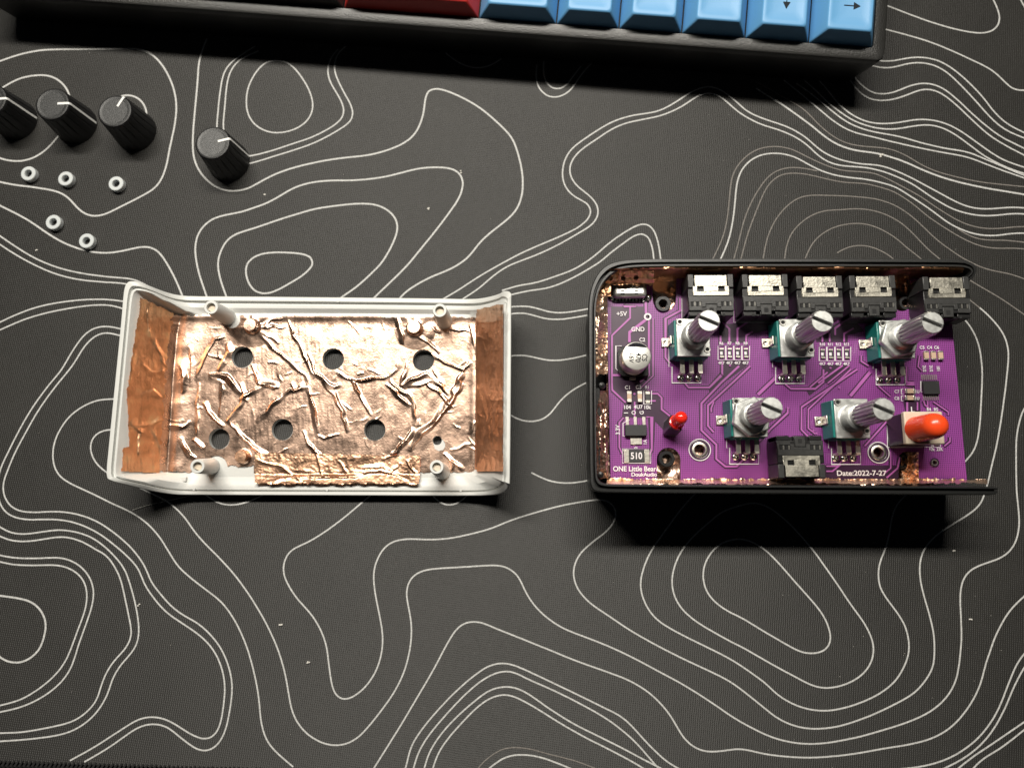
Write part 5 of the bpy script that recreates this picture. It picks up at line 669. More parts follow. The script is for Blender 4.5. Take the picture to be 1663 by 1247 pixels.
def post(px0, py0, px1, py1, rt=11.5, ztop=16.0):
    """screw post: ring top at (px0, py0), root at (px1, py1)"""
    t = at(px0, py0, ztop); f = at(px1, py1, FZ); ax = (t-f).normalized(); L_ = (t-f).length
    r = (at(px0+rt, py0, ztop)-at(px0-rt, py0, ztop)).length/2
    b = MB(); sq = r*0.60
    prof = [(r*1.22, 0), (r*1.12, L_*.5), (r*1.0, L_-.2), (r*.94, L_), (sq*1.05, L_), (sq*1.0, L_-2.5), (0.001, L_-2.6)]
    b.lathe(prof, f, 40, axis=ax)
    o = b.build('screw_post', 'white', wc, f, angle=40)
    q = MB(); c = t-ax*1.2; u = ax.orthogonal().normalized(); u = Matrix.Rotation(math.radians(20), 3, ax) @ u; v = ax.cross(u); s_ = sq*.82
    q.add([c+u*s_+v*s_, c-u*s_+v*s_, c-u*s_-v*s_, c+u*s_-v*s_], [(0, 1, 2, 3)]); q.build('screw_hole', 'cream', o, f, angle=0)
    return o
post(342.5, 499, 370, 515.5); post(714, 504, 722, 522); post(320.5, 757, 344, 757); post(709, 758, 718, 766)
for px, py, r in PEGS[:0]: pass
for (px, py, r), mm_ in zip(PEGS, ('copper', 'copper_lit', 'copper_shaded')):
    c = at(px, py, FZ); rr = r/5.4
    b = MB(); b.lathe([(rr*1.05, 0.4), (rr, 2.5), (rr*.9, 2.75), (0, 2.78)], (c.x, c.y, FZ), 28); b.build('foil_covered_peg', mm_, wc, c, angle=40)
# small sprue marks on the rim and ledges near the ends of the front wall
b = MB()
for px, py in ((549, 489), (755, 491), (531, 795), (748, 796), (315, 794)):
    c = at(px, py, 3.6); b.lathe([(0.45, -.1), (0.4, 0.12), (0, 0.14)], c, 12)
b.build('moulding_mark', 'white', wc, wl)
for x0, x1, y0, y1 in ((232, 302, 772, 782), (770, 812, 780, 788)):
    b = MB(); p = [at(x0, y0, 4.4), at(x0+8, y1, 4.4), at(x1, y1, 4.4), at(x1, y0+2, 4.4)]; b.prism([(q.x, q.y) for q in p], 2.4, 4.4); b.build('ledge', 'white', wc, wl, bevel=0.2)

# ------------------------------------------------------------------ black case half
bc = thing('black_case_half', 'open black plastic case half holding the purple circuit board', 'case half', at(1270, 620, 0)); bl = WORLD[bc.name]
TZ = 26.0
ST = [  # outer edge px | inner edge px, from the open end of the back wall round to the tip of the front wall
 (1577, 455, 1570, 449), (1584, 449, 1575, 445), (1588, 440, 1577, 441), (1587, 430, 1574, 437.5), (1578, 423.5, 1566, 435), (1560, 419.5, 1552, 434), (1480, 418.5, 1478, 433.5), (1300, 418, 1300, 433), (1100, 418.5, 1100, 433),
 (1035, 419.5, 1038, 434), (1006, 422.5, 1012, 437), (988, 428, 998, 442.5), (976, 437, 988, 450), (967, 450, 979, 461), (960, 468, 972, 477), (956.5, 490, 968.5, 497), (956, 520, 968, 522), (956.5, 620, 968, 620), (957.5, 730, 969, 730), (958.3, 774, 970, 768),
 (959.5, 788, 972, 777), (964, 796, 978, 783), (977, 799, 990, 785.5), (1005, 800, 1010, 786), (1100, 801, 1100, 786.5), (1300, 802, 1300, 787.5), (1480, 803, 1480, 788.5), (1590, 803.5, 1590, 789.5), (1616, 803.5, 1616, 790), (1622, 801, 1621, 792)]
SD = spline(ST, 4); n = len(SD)
O = [at(s[0], s[1], TZ) for s in SD]; I = [at(s[2], s[3], TZ) for s in SD]
def mix(a, c, t, z): q = a.lerp(c, t); return Vector((q.x, q.y, z))
RR = [[mix(o, i, 1.0, 0.1) for o, i in zip(O, I)], [mix(o, i, .45, 4) for o, i in zip(O, I)], [mix(o, i, .22, 14) for o, i in zip(O, I)], [mix(o, i, .14, TZ-3) for o, i in zip(O, I)], [mix(o, i, .02, TZ-2.9) for o, i in zip(O, I)], [mix(o, i, 0.0, TZ-2.3) for o, i in zip(O, I)], [mix(o, i, .03, TZ-.9) for o, i in zip(O, I)],
      [mix(o, i, .12, TZ-.45) for o, i in zip(O, I)], [mix(o, i, .42, TZ-.4) for o, i in zip(O, I)], [mix(o, i, .46, TZ-.6) for o, i in zip(O, I)], [mix(o, i, .50, TZ-1.9) for o, i in zip(O, I)], [mix(o, i, .62, TZ-1.9) for o, i in zip(O, I)], [mix(o, i, .66, TZ-.5) for o, i in zip(O, I)], [mix(o, i, .74, TZ) for o, i in zip(O, I)], [mix(o, i, .93, TZ) for o, i in zip(O, I)],
      [mix(o, i, 1.0, TZ-.6) for o, i in zip(O, I)], [mix(o, i, 1.05, 12) for o, i in zip(O, I)], [mix(o, i, 1.25, 2.0) for o, i in zip(O, I)]]
b = MB(); k = len(RR); vs = sum(RR, [])
fs = [(j*n+i, j*n+i+1, (j+1)*n+i+1, (j+1)*n+i) for j in range(k-1) for i in range(n-1)]
fs += [tuple(j*n for j in range(k)), tuple(j*n+n-1 for j in range(k))[::-1]]
b.add(vs, fs); b.build('wall', 'black', bc, bl, angle=38, weld=True)
b = MB(); fl = [RR[0][i] for i in range(n)]; b.prism([(min(p.x, 118), p.y) for p in fl], 0.12, 2.0); b.build('base_plate', 'black', bc, bl, angle=0)
# latch bumps on the end wall
for px, py, r in ((977, 627, 6), (975, 771, 5.5)):
    c = at(px, py, 21); b = MB(); b.lathe([(0, -3), (r/6.1, -2.4), (r/5.9, .5), (r/7.0, 1.2), (0, 1.5)], c, 20); b.build('latch_peg', 'black_gloss', bc, c, angle=50)
b = MB(); p = at(968, 640, 20)
for py in (560, 655, 740):
    q0, q1 = at(966, py-26, 21.5), at(976, py+26, 21.5); b.box(q0.x, q1.x, q1.y, q0.y, 3, 21.5, 0.2)
b.build('wall_rib', 'black_gloss', bc, bl)
# screw bosses standing up through the notches of the board
for px, py, z, r, hr in ((1077, 493, 17.8, 13.5, 6.6), (1083, 745, 17.8, 13, 6.8), (1467, 749, 16.5, 11.5, 6.5), (1472, 492, 17, 12, 6.5)):
    c = at(px, py, z); r /= 5.75; hr /= 5.75
    b = MB(); b.lathe([(r*1.1, -z+2), (r, -.3), (r*.92, 0), (hr*1.15, 0), (hr*1.12, -1.0), (hr, -1.0), (hr, -9), (0, -9)], c, 32); b.build('screw_boss', 'black_gloss', bc, c, angle=40)

# copper lining of the black half
flat = lambda z: (lambda X, Y: np.full(X.shape, float(z)))
def lin_floor(X, Y): return (X > 985) & (X < 1512) & (Y > 450) & (Y < 790)
foil('copper_lining', 985, 1590, 448, 792, lin_floor, 0, 'copper', bc, bl, zf=flat(13.4), crumple=0.5, seed=101, step=3.0, fine=.1)
def strip_z(X, Y): return 22-3.2*np.clip((X-965)/24, 0, 1)
def in_s1(X, Y): return (X > 964+ragged(X, Y, 111, 2)) & (X < 986.5) & (Y > 478) & (Y < 611+ragged(X, Y, 112, 4)-(X-964)*.1)
foil('copper_lining', 958, 992, 472, 622, in_s1, 0, 'copper_lit', bc, bl, zf=strip_z, crumple=0.85, seed=113, step=0.7, fine=.05, stretch=(1.2, .9))
def in_s2(X, Y): return (X > 968+ragged(X, Y, 121, 1.5)+8*np.maximum(0, (670-Y)/40)) & (X < 988) & (Y > 634) & (Y < 776+ragged(X, Y, 122, 2))
S2C = [([(982, 640), (978, 690), (974, 740)], .8, 3), ([(970, 720), (980, 735), (989, 738)], .6, 2.5), ([(972, 690), (986, 700)], .5, 2.5), ([(986, 640), (982, 770)], .5, 2.5)]
foil('copper_lining', 962, 994, 630, 782, in_s2, -.5, 'copper', bc, bl, zf=strip_z, crumple=0.5, seed=123, step=0.7, fine=.06, creases=S2C)
def back_z(X, Y): return 26.2-16*np.clip((Y-436)/25, 0, 1)
def in_bk(X, Y): return (Y > 435.5+ragged(X, Y, 131, 1.2)+np.maximum(0, (1000-X)/3.2)+1.5*np.sin(X*.045)) & (Y < 470) & (X > 978) & (X < 1566-(Y-436)*.3)
foil('copper_lining', 972, 1572, 432, 472, in_bk, 0, 'copper_strip', bc, bl, zf=back_z, crumple=0.6, seed=133, step=1.4, fine=.12, stretch=(1, 1))
def in_tl(X, Y): return (X > 972+np.maximum(0, (462-Y)*.7)+ragged(X, Y, 161, 1.5)) & (X < 1062) & (Y > 440+np.maximum(0, (1000-X)*.3)+ragged(X, Y, 162, 1.5)) & (Y < 462+ragged(X, Y, 163, 2)+np.where(X < 992, 18, 0)) & (np.hypot(X-1012, Y-452) > 4) & (np.hypot(X-1033, Y-451) > 4)
TLC = [([(978, 470), (1000, 448), (1040, 443)], .5, 4), ([(985, 478), (1005, 458)], .4, 3), ([(1040, 445), (1058, 462)], .5, 4), ([(1000, 450), (1055, 455)], .3, 3)]
foil('copper_lining', 966, 1066, 436, 486, in_tl, 0, 'copper_strip', bc, bl, zf=lambda X, Y: 20.6+4.2*np.clip((460-Y)/20, 0, 1), crumple=.5, seed=164, step=.9, fine=.05, creases=TLC)
def fr_z(X, Y): return 16.6+6.0*np.clip((Y-779)/7, 0, 1)**1.3
def in_fr(X, Y): return (X > 986) & (X < 1604) & (Y > 777.5+ragged(X, Y, 142, 2.2)) & (Y < 785.5+ragged(X, Y, 143, 1.8)-1.2*np.sin(X*.03)-np.where(X > 1560, 1.5, 0))
foil('copper_lining', 984, 1608, 774, 792, in_fr, 0, 'copper_lit', bc, bl, zf=fr_z, crumple=0.55, seed=144, step=0.8, fine=.06, stretch=(.7, 1.0))
def in_nt(X, Y): return (X > 1464) & (X < 1492) & (Y > 734) & (Y < 783)
foil('copper_lining', 1462, 1494, 732, 784, in_nt, 0, 'copper_lit', bc, bl, zf=lambda X, Y: 11+4*np.clip((X-1470)/20, 0, 1), crumple=2.2, seed=151, step=1.0, fine=.5, stretch=(1.8, 1.2))

# ------------------------------------------------------------------ circuit board
ZB = 17.0
pc = thing('circuit_board', 'purple circuit board packed with jacks and knurled shafts, lying in the black case half', 'circuit board', (71, 34, ZB-1.6)); po = WORLD[pc.name]
def xy(px, py, z=ZB): p = at(px, py, z); return (p.x, p.y)
xl, xr = 22.4, 119.8; yb = at(1200, 780.5, ZB).y; yt = at(1200, 449, ZB).y
def arc(px, py, r, a0, a1, k=10):
    c = at(px, py, ZB); rr = r/5.74
    return [(c.x+rr*math.cos(math.radians(a0+(a1-a0)*i/k)), c.y+rr*math.sin(math.radians(a0+(a1-a0)*i/k))) for i in range(k+1)]
n1l, n1r = at(1067, 780, ZB).x, at(1105, 780, ZB).x
outl = [(xl, yb), (n1l, yb)]+arc(1086, 746, 19, 180, 0)+[(n1r, yb)]
outl += [(at(1458.5, 780, ZB).x, yb)]+arc(1475, 750, 16.7, 180, 0)+[(at(1492, 780, ZB).x, yb), (xr, yb), (xr, yt)]
outl += [(at(1478, 450, ZB).x, yt)]+arc(1464, 492, 14, 0, -180)+[(at(1450, 450, ZB).x, yt)]
outl += [(at(1099, 450, ZB).x, yt)]+arc(1079, 488, 19, 0, -180)+[(at(1060, 450, ZB).x, yt), (xl, yt)]
MH = [(1136, 730.5, 8.5), (1426, 735, 8.0), (1051.5, 515, 3.5), (1517, 751, 3.6)]
pts = [Vector(p) for p in outl]; n = len(pts); edges = [(i, (i+1) % n) for i in range(n)]; HM = []
for px, py, r in MH:
    c = at(px, py, ZB); rr = r/5.74; HM.append((c.x, c.y, rr)); k = len(pts)
    pts += [Vector((c.x+rr*math.cos(a), c.y+rr*math.sin(a))) for a in [2*math.pi*i/20 for i in range(20)]]; edges += [(k+i, k+(i+1) % 20) for i in range(20)]
rv, _, rf, _, _, _ = delaunay_2d_cdt(pts, edges, [], 0, 1e-5)
def inside_poly(c, poly):
    ins = False; j = len(poly)-1
    for i in range(len(poly)):
        if (poly[i][1] > c.y) != (poly[j][1] > c.y) and c.x < (poly[j][0]-poly[i][0])*(c.y-poly[i][1])/(poly[j][1]-poly[i][1])+poly[i][0]: ins = not ins
        j = i
    return ins
ff = []
for f in rf:
    c = sum((rv[i] for i in f), Vector((0, 0)))/len(f)
    if inside_poly(c, outl) and all((c.x-x)**2+(c.y-y)**2 > (r*.98)**2 for x, y, r in HM): ff.append(tuple(f))
b = MB(); b.add([(p.x, p.y, ZB) for p in rv], ff); b.cur = 1
b.add([(p.x, p.y, ZB-1.6) for p in rv], [f[::-1] for f in ff])
b.add([(p[0], p[1], ZB-1.6) for p in outl]+[(p[0], p[1], ZB) for p in outl], [(i, (i+1) % n, n+(i+1) % n, n+i) for i in range(n)])
for x, y, r in HM: b.lathe([(r, ZB-1.6), (r, ZB)], (x, y, 0), 20); b.f = b.f[:-2]; b.m = b.m[:-2]
b.build('board', ['pcb', 'pcb_edge'], pc, po, angle=0)

def cv(o, s, p): return [(o[0]+x/s, o[1]+y/s) for x, y in zip(p[::2], p[1::2])]
z1 = lambda *p: cv((940, 400), 4.7514, p)
z2 = lambda *p: cv((1270, 400), 4.4946, p)
z3 = lambda *p: cv((940, 600), 4.7514, p)
z4 = lambda *p: cv((1270, 600), 4.4946, p)
zc = [ZB+0.03]
def area(name, P, m='pcb_bare'):
    b = MB(); q = [xy(*p) for p in P]; zc[0] += 0.003
    a = sum(q[i-1][0]*q[i][1]-q[i][0]*q[i-1][1] for i in range(len(q)))
    if a < 0: q = q[::-1]
    b.add([(x, y, zc[0]) for x, y in q], [tuple(range(len(q)))]); return b.build(name, m, pc, po, angle=0)
# bare lacquer round the power input and between the tracks
area('clear_area', z1(250, 465, 520, 465, 540, 560, 540, 1000, 470, 1045, 470, 1050, 255, 1050))
area('clear_area', z3(255, 0, 545, 0, 545, 40, 470, 110, 560, 190, 610, 200, 640, 300, 710, 385, 650, 465, 560, 372, 330, 372, 350, 260, 262, 170))
area('clear_area', z1(1080, 600, 1150, 600, 1330, 580, 1480, 580, 1480, 640, 1290, 690, 1290, 745, 1085, 745))
area('clear_area', z1(1110, 880, 1310, 880, 1290, 930, 1130, 1045, 1010, 1150, 1000, 1100, 1110, 1000))
area('clear_area', z2(250, 650, 330, 600, 470, 530, 520, 530, 600, 620, 480, 650, 480, 700, 250, 700))
area('clear_area', z2(290, 865, 500, 865, 300, 1010, 200, 1090, 180, 1060, 300, 950))
area('clear_area', z4(880, 210, 1010, 210, 1010, 330, 900, 330))
area('clear_area', z4(280, 700, 850, 700, 850, 812, 280, 812))
TR = [  # (points, width px)
 (z1(345, 458, 350, 466, 440, 466, 440, 458), 2), (z1(395, 466, 395, 555, 255, 690, 255, 1055)+z3(258, 160, 360, 255), 2.6), (z1(528, 560, 390, 665, 390, 740), 4.5), (z1(515, 430, 518, 520), 4),
 (z1(540, 575, 540, 990, 470, 1050), 3), (z1(572, 560, 572, 1000, 480, 1090), 2.0), (z1(780, 400, 780, 500, 668, 560, 668, 860, 705, 905), 3), (z1(840, 400, 840, 470, 690, 545), 2.2), (z1(1090, 570, 1160, 640, 1160, 760), 3), (z1(1092, 690, 1092, 760), 3),
 (z1(1340, 560, 1222, 640, 1222, 760), 3), (z1(1290, 760, 1290, 690, 1340, 660), 3), (z1(1105, 890, 1105, 1000)+z3(1105, 40, 1005, 140, 845, 140, 818, 105), 3), (z1(1235, 925, 1100, 1050)+z3(945, 262, 945, 470, 1060, 580, 1060, 690, 1130, 748, 1215, 748, 1262, 700), 3.2),
 (z1(1320, 925, 1220, 1020)+z3(995, 278, 995, 435, 1040, 485), 3), (z3(1040, 250, 1020, 300, 1020, 330), 2.2), (z3(1510, 70, 1380, 195), 5), (z3(1610, 298, 1610, 335, 1450, 485), 2.6), (z3(1470, 470, 1380, 560), 3),
 (z3(560, 187, 608, 187, 638, 218, 638, 308, 722, 375), 2.6), (z3(520, 243, 592, 243), 2.4), (z3(345, 372, 312, 408, 312, 600, 335, 650), 2.4), (z3(520, 368, 562, 368, 562, 622, 540, 665), 2.6), (z3(430, 250, 430, 370), 2.4), (z3(258, 45, 345, 45), 3.5), (z3(470, 100, 540, 45, 540, 0), 2.6),
 (z4(545, 0, 140, 275, 140, 440, 205, 505), 2.8), (z4(300, 0, 300, 92, 240, 142, 62, 142, 20, 105), 2.8), (z4(640, 20, 495, 195), 5), (z4(500, 0, 190, 290, 190, 430, 240, 470), 2.4), (z4(700, 120, 790, 200), 2.2), (z4(1100, 235, 1210, 310, 1210, 335), 2.2), (z4(1060, 230, 1060, 290), 2), (z4(1030, 230, 1040, 260, 1080, 290), 2),
 (z4(1222, 495, 1222, 525, 1180, 560), 2.2), (z4(855, 640, 840, 720, 760, 790), 2.4), (z4(790, 600, 790, 720, 740, 760), 2.2), (z4(320, 742, 365, 742, 430, 690), 2.2), (z4(320, 705, 400, 705, 450, 650), 2.2), (z4(895, 95, 960, 95, 960, 108, 900, 112), 2.4), (z4(600, 560, 760, 380), 2.6), (z4(910, 240, 910, 310), 3), (z4(985, 240, 985, 300), 2.2),
 (z2(385, 650, 385, 600, 480, 530), 2.8), (z2(345, 700, 345, 640, 300, 605), 2.6), (z2(292, 700, 292, 640), 2.6), (z2(450, 700, 450, 640, 520, 600), 2.6), (z2(330, 920, 200, 1030), 2.4), (z2(440, 870, 260, 1000), 2.8), (z2(490, 870, 330, 1000), 2.2), (z2(575, 800, 575, 840, 630, 875), 2.2), (z2(1000, 800, 990, 880, 1020, 910), 2), (z2(905, 880, 905, 1000), 2.6)]
for P, w in TR:
    q = [xy(*p) for p in P]; w /= 5.74
    zc[0] += 0.003; b = MB(); b.ribbon(q, w+0.62, zc[0]); b.build('track_gap', 'pcb_bare', pc, po, angle=0)
zc[0] += 0.02
for P, w in TR:
    q = [xy(*p) for p in P]; zc[0] += 0.002; b = MB(); b.ribbon(q, w/5.74, zc[0]); b.build('copper_track', 'track', pc, po, angle=0)
zc[0] += 0.01
ZS = zc[0]+0.01
def silk(P, w=0.9, closed=False):
    q = [xy(*p) for p in P]
    if closed: q += q[:2]
    zc[0] += 0.001; b = MB(); b.ribbon(q, w/5.74, zc[0]+0.012); return b.build('printed_line', 'silk', pc, po, angle=0)
def ringlet(px, py, r0, r1, m, name, z=None, dome=0.0):
    c = at(px, py, ZB); r0 /= 5.74; r1 /= 5.74; zz = (z or zc[0]+0.015)
    b = MB(); b.lathe([(r0, zz-ZB-.02), (r0*1.05, zz-ZB+.05+dome), (r1*.95, zz-ZB+.05+dome), (r1, zz-ZB-.02)], (c.x, c.y, ZB), 28, close=True); return b.build(name, m, pc, (c.x, c.y, ZB))
for px, py, r in ((1136, 730.5, 8.5), (1426, 735, 8.0)):
    ringlet(px, py, r, r+4, 'tin', 'plated_ring'); ringlet(px, py, r+4.3, r+7.5, 'pcb_bare', 'clear_ring'); ringlet(px, py, r+7.8, r+9.3, 'silk', 'printed_ring')
ringlet(1051.5, 515, 3.2, 6.3, 'silk', 'via_pad'); ringlet(1517, 751, 3.4, 5.0, 'tin', 'via_pad'); ringlet(1517, 751, 5.2, 7.2, 'pcb_bare', 'clear_ring')
for px, py in ((1203.5, 673), (1279, 663), (1030, 640), (1185, 594), (1348, 598), (1320, 700), (1325, 704), (1362, 630)): ringlet(px, py, .5, 1.7, 'track', 'via_pad')

# --- potentiometers: one built, four copies
def make_pot(c):
    o = Vector((c[0], c[1], ZB)); P = lambda x, y, z: (o.x+x, o.y+y, o.z+z)
    b = MB(); b.box(o.x-5.6, o.x+4.3, o.y-5.2, o.y+5.1, o.z+.35, o.z+6.5, top_inset=(.5, 0, .1, .1)); b.box(o.x-4.2, o.x+4.2, o.y-5.55, o.y-5.2, o.z+.5, o.z+5.6)
    body = b.build('potentiometer', 'teal', pc, o, bevel=.25)
    W_ = 4.55; H_ = 5.35
    b = MB(); b.prism([(o.x-W_, o.y-H_), (o.x+W_, o.y-H_), (o.x+W_, o.y+H_), (o.x-W_, o.y+H_)], o.z+6.51, o.z+7.0); b.build('mounting_plate', 'zinc', body, o, bevel=.18)
    for x, y in ((-W_+.95, H_-1.0), (W_-.9, -H_+1.9)):
        b = MB(); b.lathe([(.48, 0.02), (.55, .34), (.86, .34), (1.0, 0)], P(x, y, 7.0), 20, close=True); rv_ = b.build('rivet', 'steel', body, P(x, y, 7.0), angle=45)
        b = MB(); b.lathe([(.49, .03), (0, .04)], P(x, y, 7.0), 16); b.build('rivet_hole', 'hole', body, P(x, y, 7.0), angle=0)
    x0, y0, z0 = P(0, 0, 7.0); prof = [(3.75, 0), (3.75, .35), (3.45, .5)]
    h = .6
    while h < 4.6: prof += [(3.05, h), (3.6, h+.45), (3.05, h+.9)]; h += .95
    prof += [(3.2, 5.2), (2.95, 5.3), (2.7, 5.3), (2.7, 5.6)]
    b = MB(); b.lathe(prof, (x0, y0, z0), 32); b.build('bushing', 'zinc', body, (x0, y0, z0), angle=25)
    # knurled split shaft
    n = 72; rings = []
    for r, hh, kn in ((2.75, 5.4, 0), (2.8, 7.0, 0), (3.0, 7.5, 1), (3.0, 17.6, 1), (2.85, 18.5, 1), (2.6, 18.9, 0)):
        ring = []
        for i in range(n):
            a = 2*math.pi*i/n; rr = r-(0.42 if kn and (i % 4) in (0, 1) else 0); ring.append((rr*math.cos(a), rr*math.sin(a), hh))
        rings.append(ring)
    b = MB()
    vs = sum(rings, []); fs = [(j*n+i, j*n+(i+1) % n, (j+1)*n+(i+1) % n, (j+1)*n+i) for j in range(len(rings)-1) for i in range(n)]
    b.add([(x0+x, y0+y, z0+z) for x, y, z in vs], fs)
    # the slotted end: two half discs with a groove between
    ang = math.radians(-24); ca, sa = math.cos(ang), math.sin(ang); g = .52
    top = rings[-1]
    for s in (1, -1):
        half = []
        a0 = math.asin(g/2.6)
        for i in range(25):
            a = (a0+(math.pi-2*a0)*i/24) if s > 0 else (math.pi+a0+(math.pi-2*a0)*i/24)
            half.append((2.6*math.cos(a), 2.6*math.sin(a)))
        w3 = [(x0+x*ca-y*sa, y0+x*sa+y*ca) for x, y in half]
        b.cur = 2; b.add([(x, y, z0+18.9) for x, y in w3], [tuple(range(len(w3)))]); b.cur = 0
        e0, e1 = w3[0], w3[-1]
        b.add([(e0[0], e0[1], z0+18.9), (e1[0], e1[1], z0+18.9), (e1[0], e1[1], z0+17.0), (e0[0], e0[1], z0+17.0)], [(0, 1, 2, 3)])
    q = [(x0+x*ca-y*sa, y0+x*sa+y*ca, z0+17.3) for x, y in ((-2.6, -g), (2.6, -g), (2.6, g), (-2.6, g))]
    b.cur = 1; b.add(q, [(0, 1, 2, 3)])
    b.build('shaft', ['shaft', 'slot', 'zinc'], body, (x0, y0, z0), angle=22)
    for k in (-1, 0, 1):
        b = MB(); px_ = k*2.5-.1
        b.box(o.x+px_-.62, o.x+px_+.62, o.y-9.0, o.y-5.4, o.z+3.3, o.z+3.9)
        b.box(o.x+px_-.62, o.x+px_+.62, o.y-9.6, o.y-9.0, o.z-.4, o.z+3.9)
        b.build('pin', 'tin', body, P(px_, -7, 0), bevel=.12)
        b = MB(); c0 = P(px_, -10.2, 0.12); b.lathe([(1.05, 0), (.95, .3), (.55, .55), (.3, .5), (0, .25)], c0, 20); b.build('solder_joint', 'solder', body, c0, angle=60)
    b = MB(); b.box(o.x-7.6, o.x-5.3, o.y-1.3, o.y+1.3, o.z+.25, o.z+.7); b.box(o.x-5.9, o.x-5.4, o.y-1.2, o.y+1.2, o.z+.3, o.z+4.5); b.build('side_tab', 'tin', body, P(-6.5, 0, 0), bevel=.12)
    c0 = P(-6.7, 0, .7); b = MB(); b.lathe([(.65, 0), (.5, .3), (.2, .25), (0, .1)], c0, 16); b.build('solder_joint', 'solder', body, c0, angle=60)
    return body
POTS = [(1097, 517, 1155, 579), (1265, 518, 1323, 580), (1428, 520, 1486, 582), (1190.5, 645, 1246, 710.5), (1355.7, 648, 1412, 711)]
PC = []
for q in POTS: c = (at(q[0], q[1], 24)+at(q[2], q[3], 24))/2; PC.append((c.x, c.y))
pot = make_pot(PC[0]); pots = [pot]
for c in PC[1:]: pots.append(dup(pot, pc, (c[0], c[1], ZB)))
for i in (2, 3):                                         # two still carry their hexagon nut
    c = PC[i]; a0 = math.radians(12 if i == 2 else 20); rr = 5.5
    hexa = [(c[0]+rr*math.cos(a0+k*math.pi/3), c[1]+rr*math.sin(a0+k*math.pi/3)) for k in range(6)]
    b = MB(); b.prism(hexa, ZB+7.0, ZB+9.2); b.build('hex_nut', 'zinc', pots[i], (c[0], c[1], ZB+7), bevel=.35)
for q in POTS:                                           # white outline printed round each foot
    x0, x1, y0, y1 = q[0]-12, q[0]-10, q[1]+22, q[3]+17
    silk([(q[0]-11, q[1]+24), (q[0]-11, q[3]+17), (q[0]-6, q[3]+17), (q[0]-6, q[3]+43), (q[0]+41, q[3]+43), (q[0]+41, q[3]+28)], 1.0)

# --- black jacks with a nickel tongue
def jack(px0, py0, px1, py1, ZJ=26.0, flip=False, proto=None):
    a = at(px0, py1, ZJ); c = at(px1, py0, ZJ); o = Vector(((a.x+c.x)/2, (a.y+c.y)/2, ZB))
    if proto is not None: return dup(proto, pc, o)
    w = (c.x-a.x)/2; h = (c.y-a.y)/2; s = -1 if flip else 1; H = ZJ-ZB
    def bx(b, x0, x1, y0, y1, z0, z1, ins=0):
        yy = sorted((y0*s, y1*s)); b.box(o.x+x0*w, o.x+x1*w, o.y+yy[0]*h, o.y+yy[1]*h, o.z+z0, o.z+z1, ins)
    b = MB()
    bx(b, -1, 1, -.80, .30, .05, H-.35)                                 # main block
    bx(b, -.98, .98, -1, -.80, .05, H-1.7)                              # stepped foot of the front
    bx(b, -.96, .96, .30, .92, .05, H-2.3)                              # throat under the tongue
    for x0, x1 in ((-.98, -.42), (-.26, .26), (.42, .98)): bx(b, x0, x1, -1.03, -.80, 1.2, H-.75)
    j = b.build('jack', 'jack', pc, o, bevel=.15)
    for x0, x1 in ((-1, -.74), (.74, 1)): b = MB(); bx(b, x0, x1, .34, 1, .05, H); b.build('cheek', 'jack_top', j, o, bevel=.18)
    b = MB()                                                            # cover with cut-outs round the contacts
    bx(b, -.97, .97, -.34, -.08, H-.36, H-.10); bx(b, -.97, -.90, -.78, -.34, H-.36, H-.10); bx(b, .90, .97, -.78, -.34, H-.36, H-.10)
    bx(b, -.42, -.26, -.62, -.34, H-.36, H-.10); bx(b, .26, .42, -.62, -.34, H-.36, H-.10); bx(b, -.26, .26, -.46, -.34, H-.36, H-.10)
    bx(b, -.90, -.42, -.78, -.58, H-.36, H-.10); bx(b, .42, .90, -.78, -.58, H-.36, H-.10)
    b.build('top_cover', 'jack_top', j, o, bevel=.06)
    b = MB()                                                            # metal tongue: plate with two windows
    def plate(x0, x1, y0, y1): bx(b, x0, x1, y0, y1, H-.34, H+.12)
    plate(-.70, .70, .40, .94); plate(-.78, -.60, .14, .40); plate(.60, .78, .14, .40); plate(-.32, .32, .14, .40); plate(-.78, .78, -.06, .14)
    b.build('metal_shell', 'brass_plate', j, o, bevel=.07)
    for sx_ in (-1, 1):
        b = MB(); bx(b, min(sx_*.3, sx_*.60), max(sx_*.3, sx_*.60), .14, .40, H-1.0, H-.6); b.build('window', 'hole', j, o, angle=0)
        x0, x1 = sorted((sx_*.42, sx_*.90))
        for t in range(4):
            b = MB(); xx = x0+.03+t*.118; bx(b, xx, xx+.065, -.56, -.36, H-.34, H-.16); b.build('contact', 'contact' if t % 2 else 'hole', j, o, angle=0)
        b = MB(); x0, x1 = sorted((sx_*.5, sx_*.60)); bx(b, x0, x1, -1.04, -.92, H-2.2, H-.70); b.build('notch', 'hole', j, o, angle=0)
    b = MB(); bx(b, -.22, .22, -.98, -.50, H-.9, H-.22); b.build('latch', 'jack_top', j, o, bevel=.08)
    b = MB(); bx(b, -.09, .09, -.88, -.66, H-.3, H-.20); b.build('latch_hole', 'hole', j, o, angle=0)
    return j
j0 = jack(1119, 445, 1190.5, 511)
for q in ((1208, 445, 1279, 511), (1296, 447, 1368, 514), (1382, 446, 1455, 514), (1503, 448, 1574, 516)): jack(*q, proto=j0)
jack(1265, 708, 1337, 776, flip=True)
for x, y0, y1 in ((1107, 485, 524), (1191, 485, 524), (1477, 485, 520)): silk([(x, y0), (x, y1)], .9)
silk([(1191, 524), (1262, 524)], .9); silk([(1364, 516), (1364, 525), (1406, 525)], .9); silk([(1250, 714), (1250, 779)], .9); silk([(1505, 526), (1549, 526)], .9)

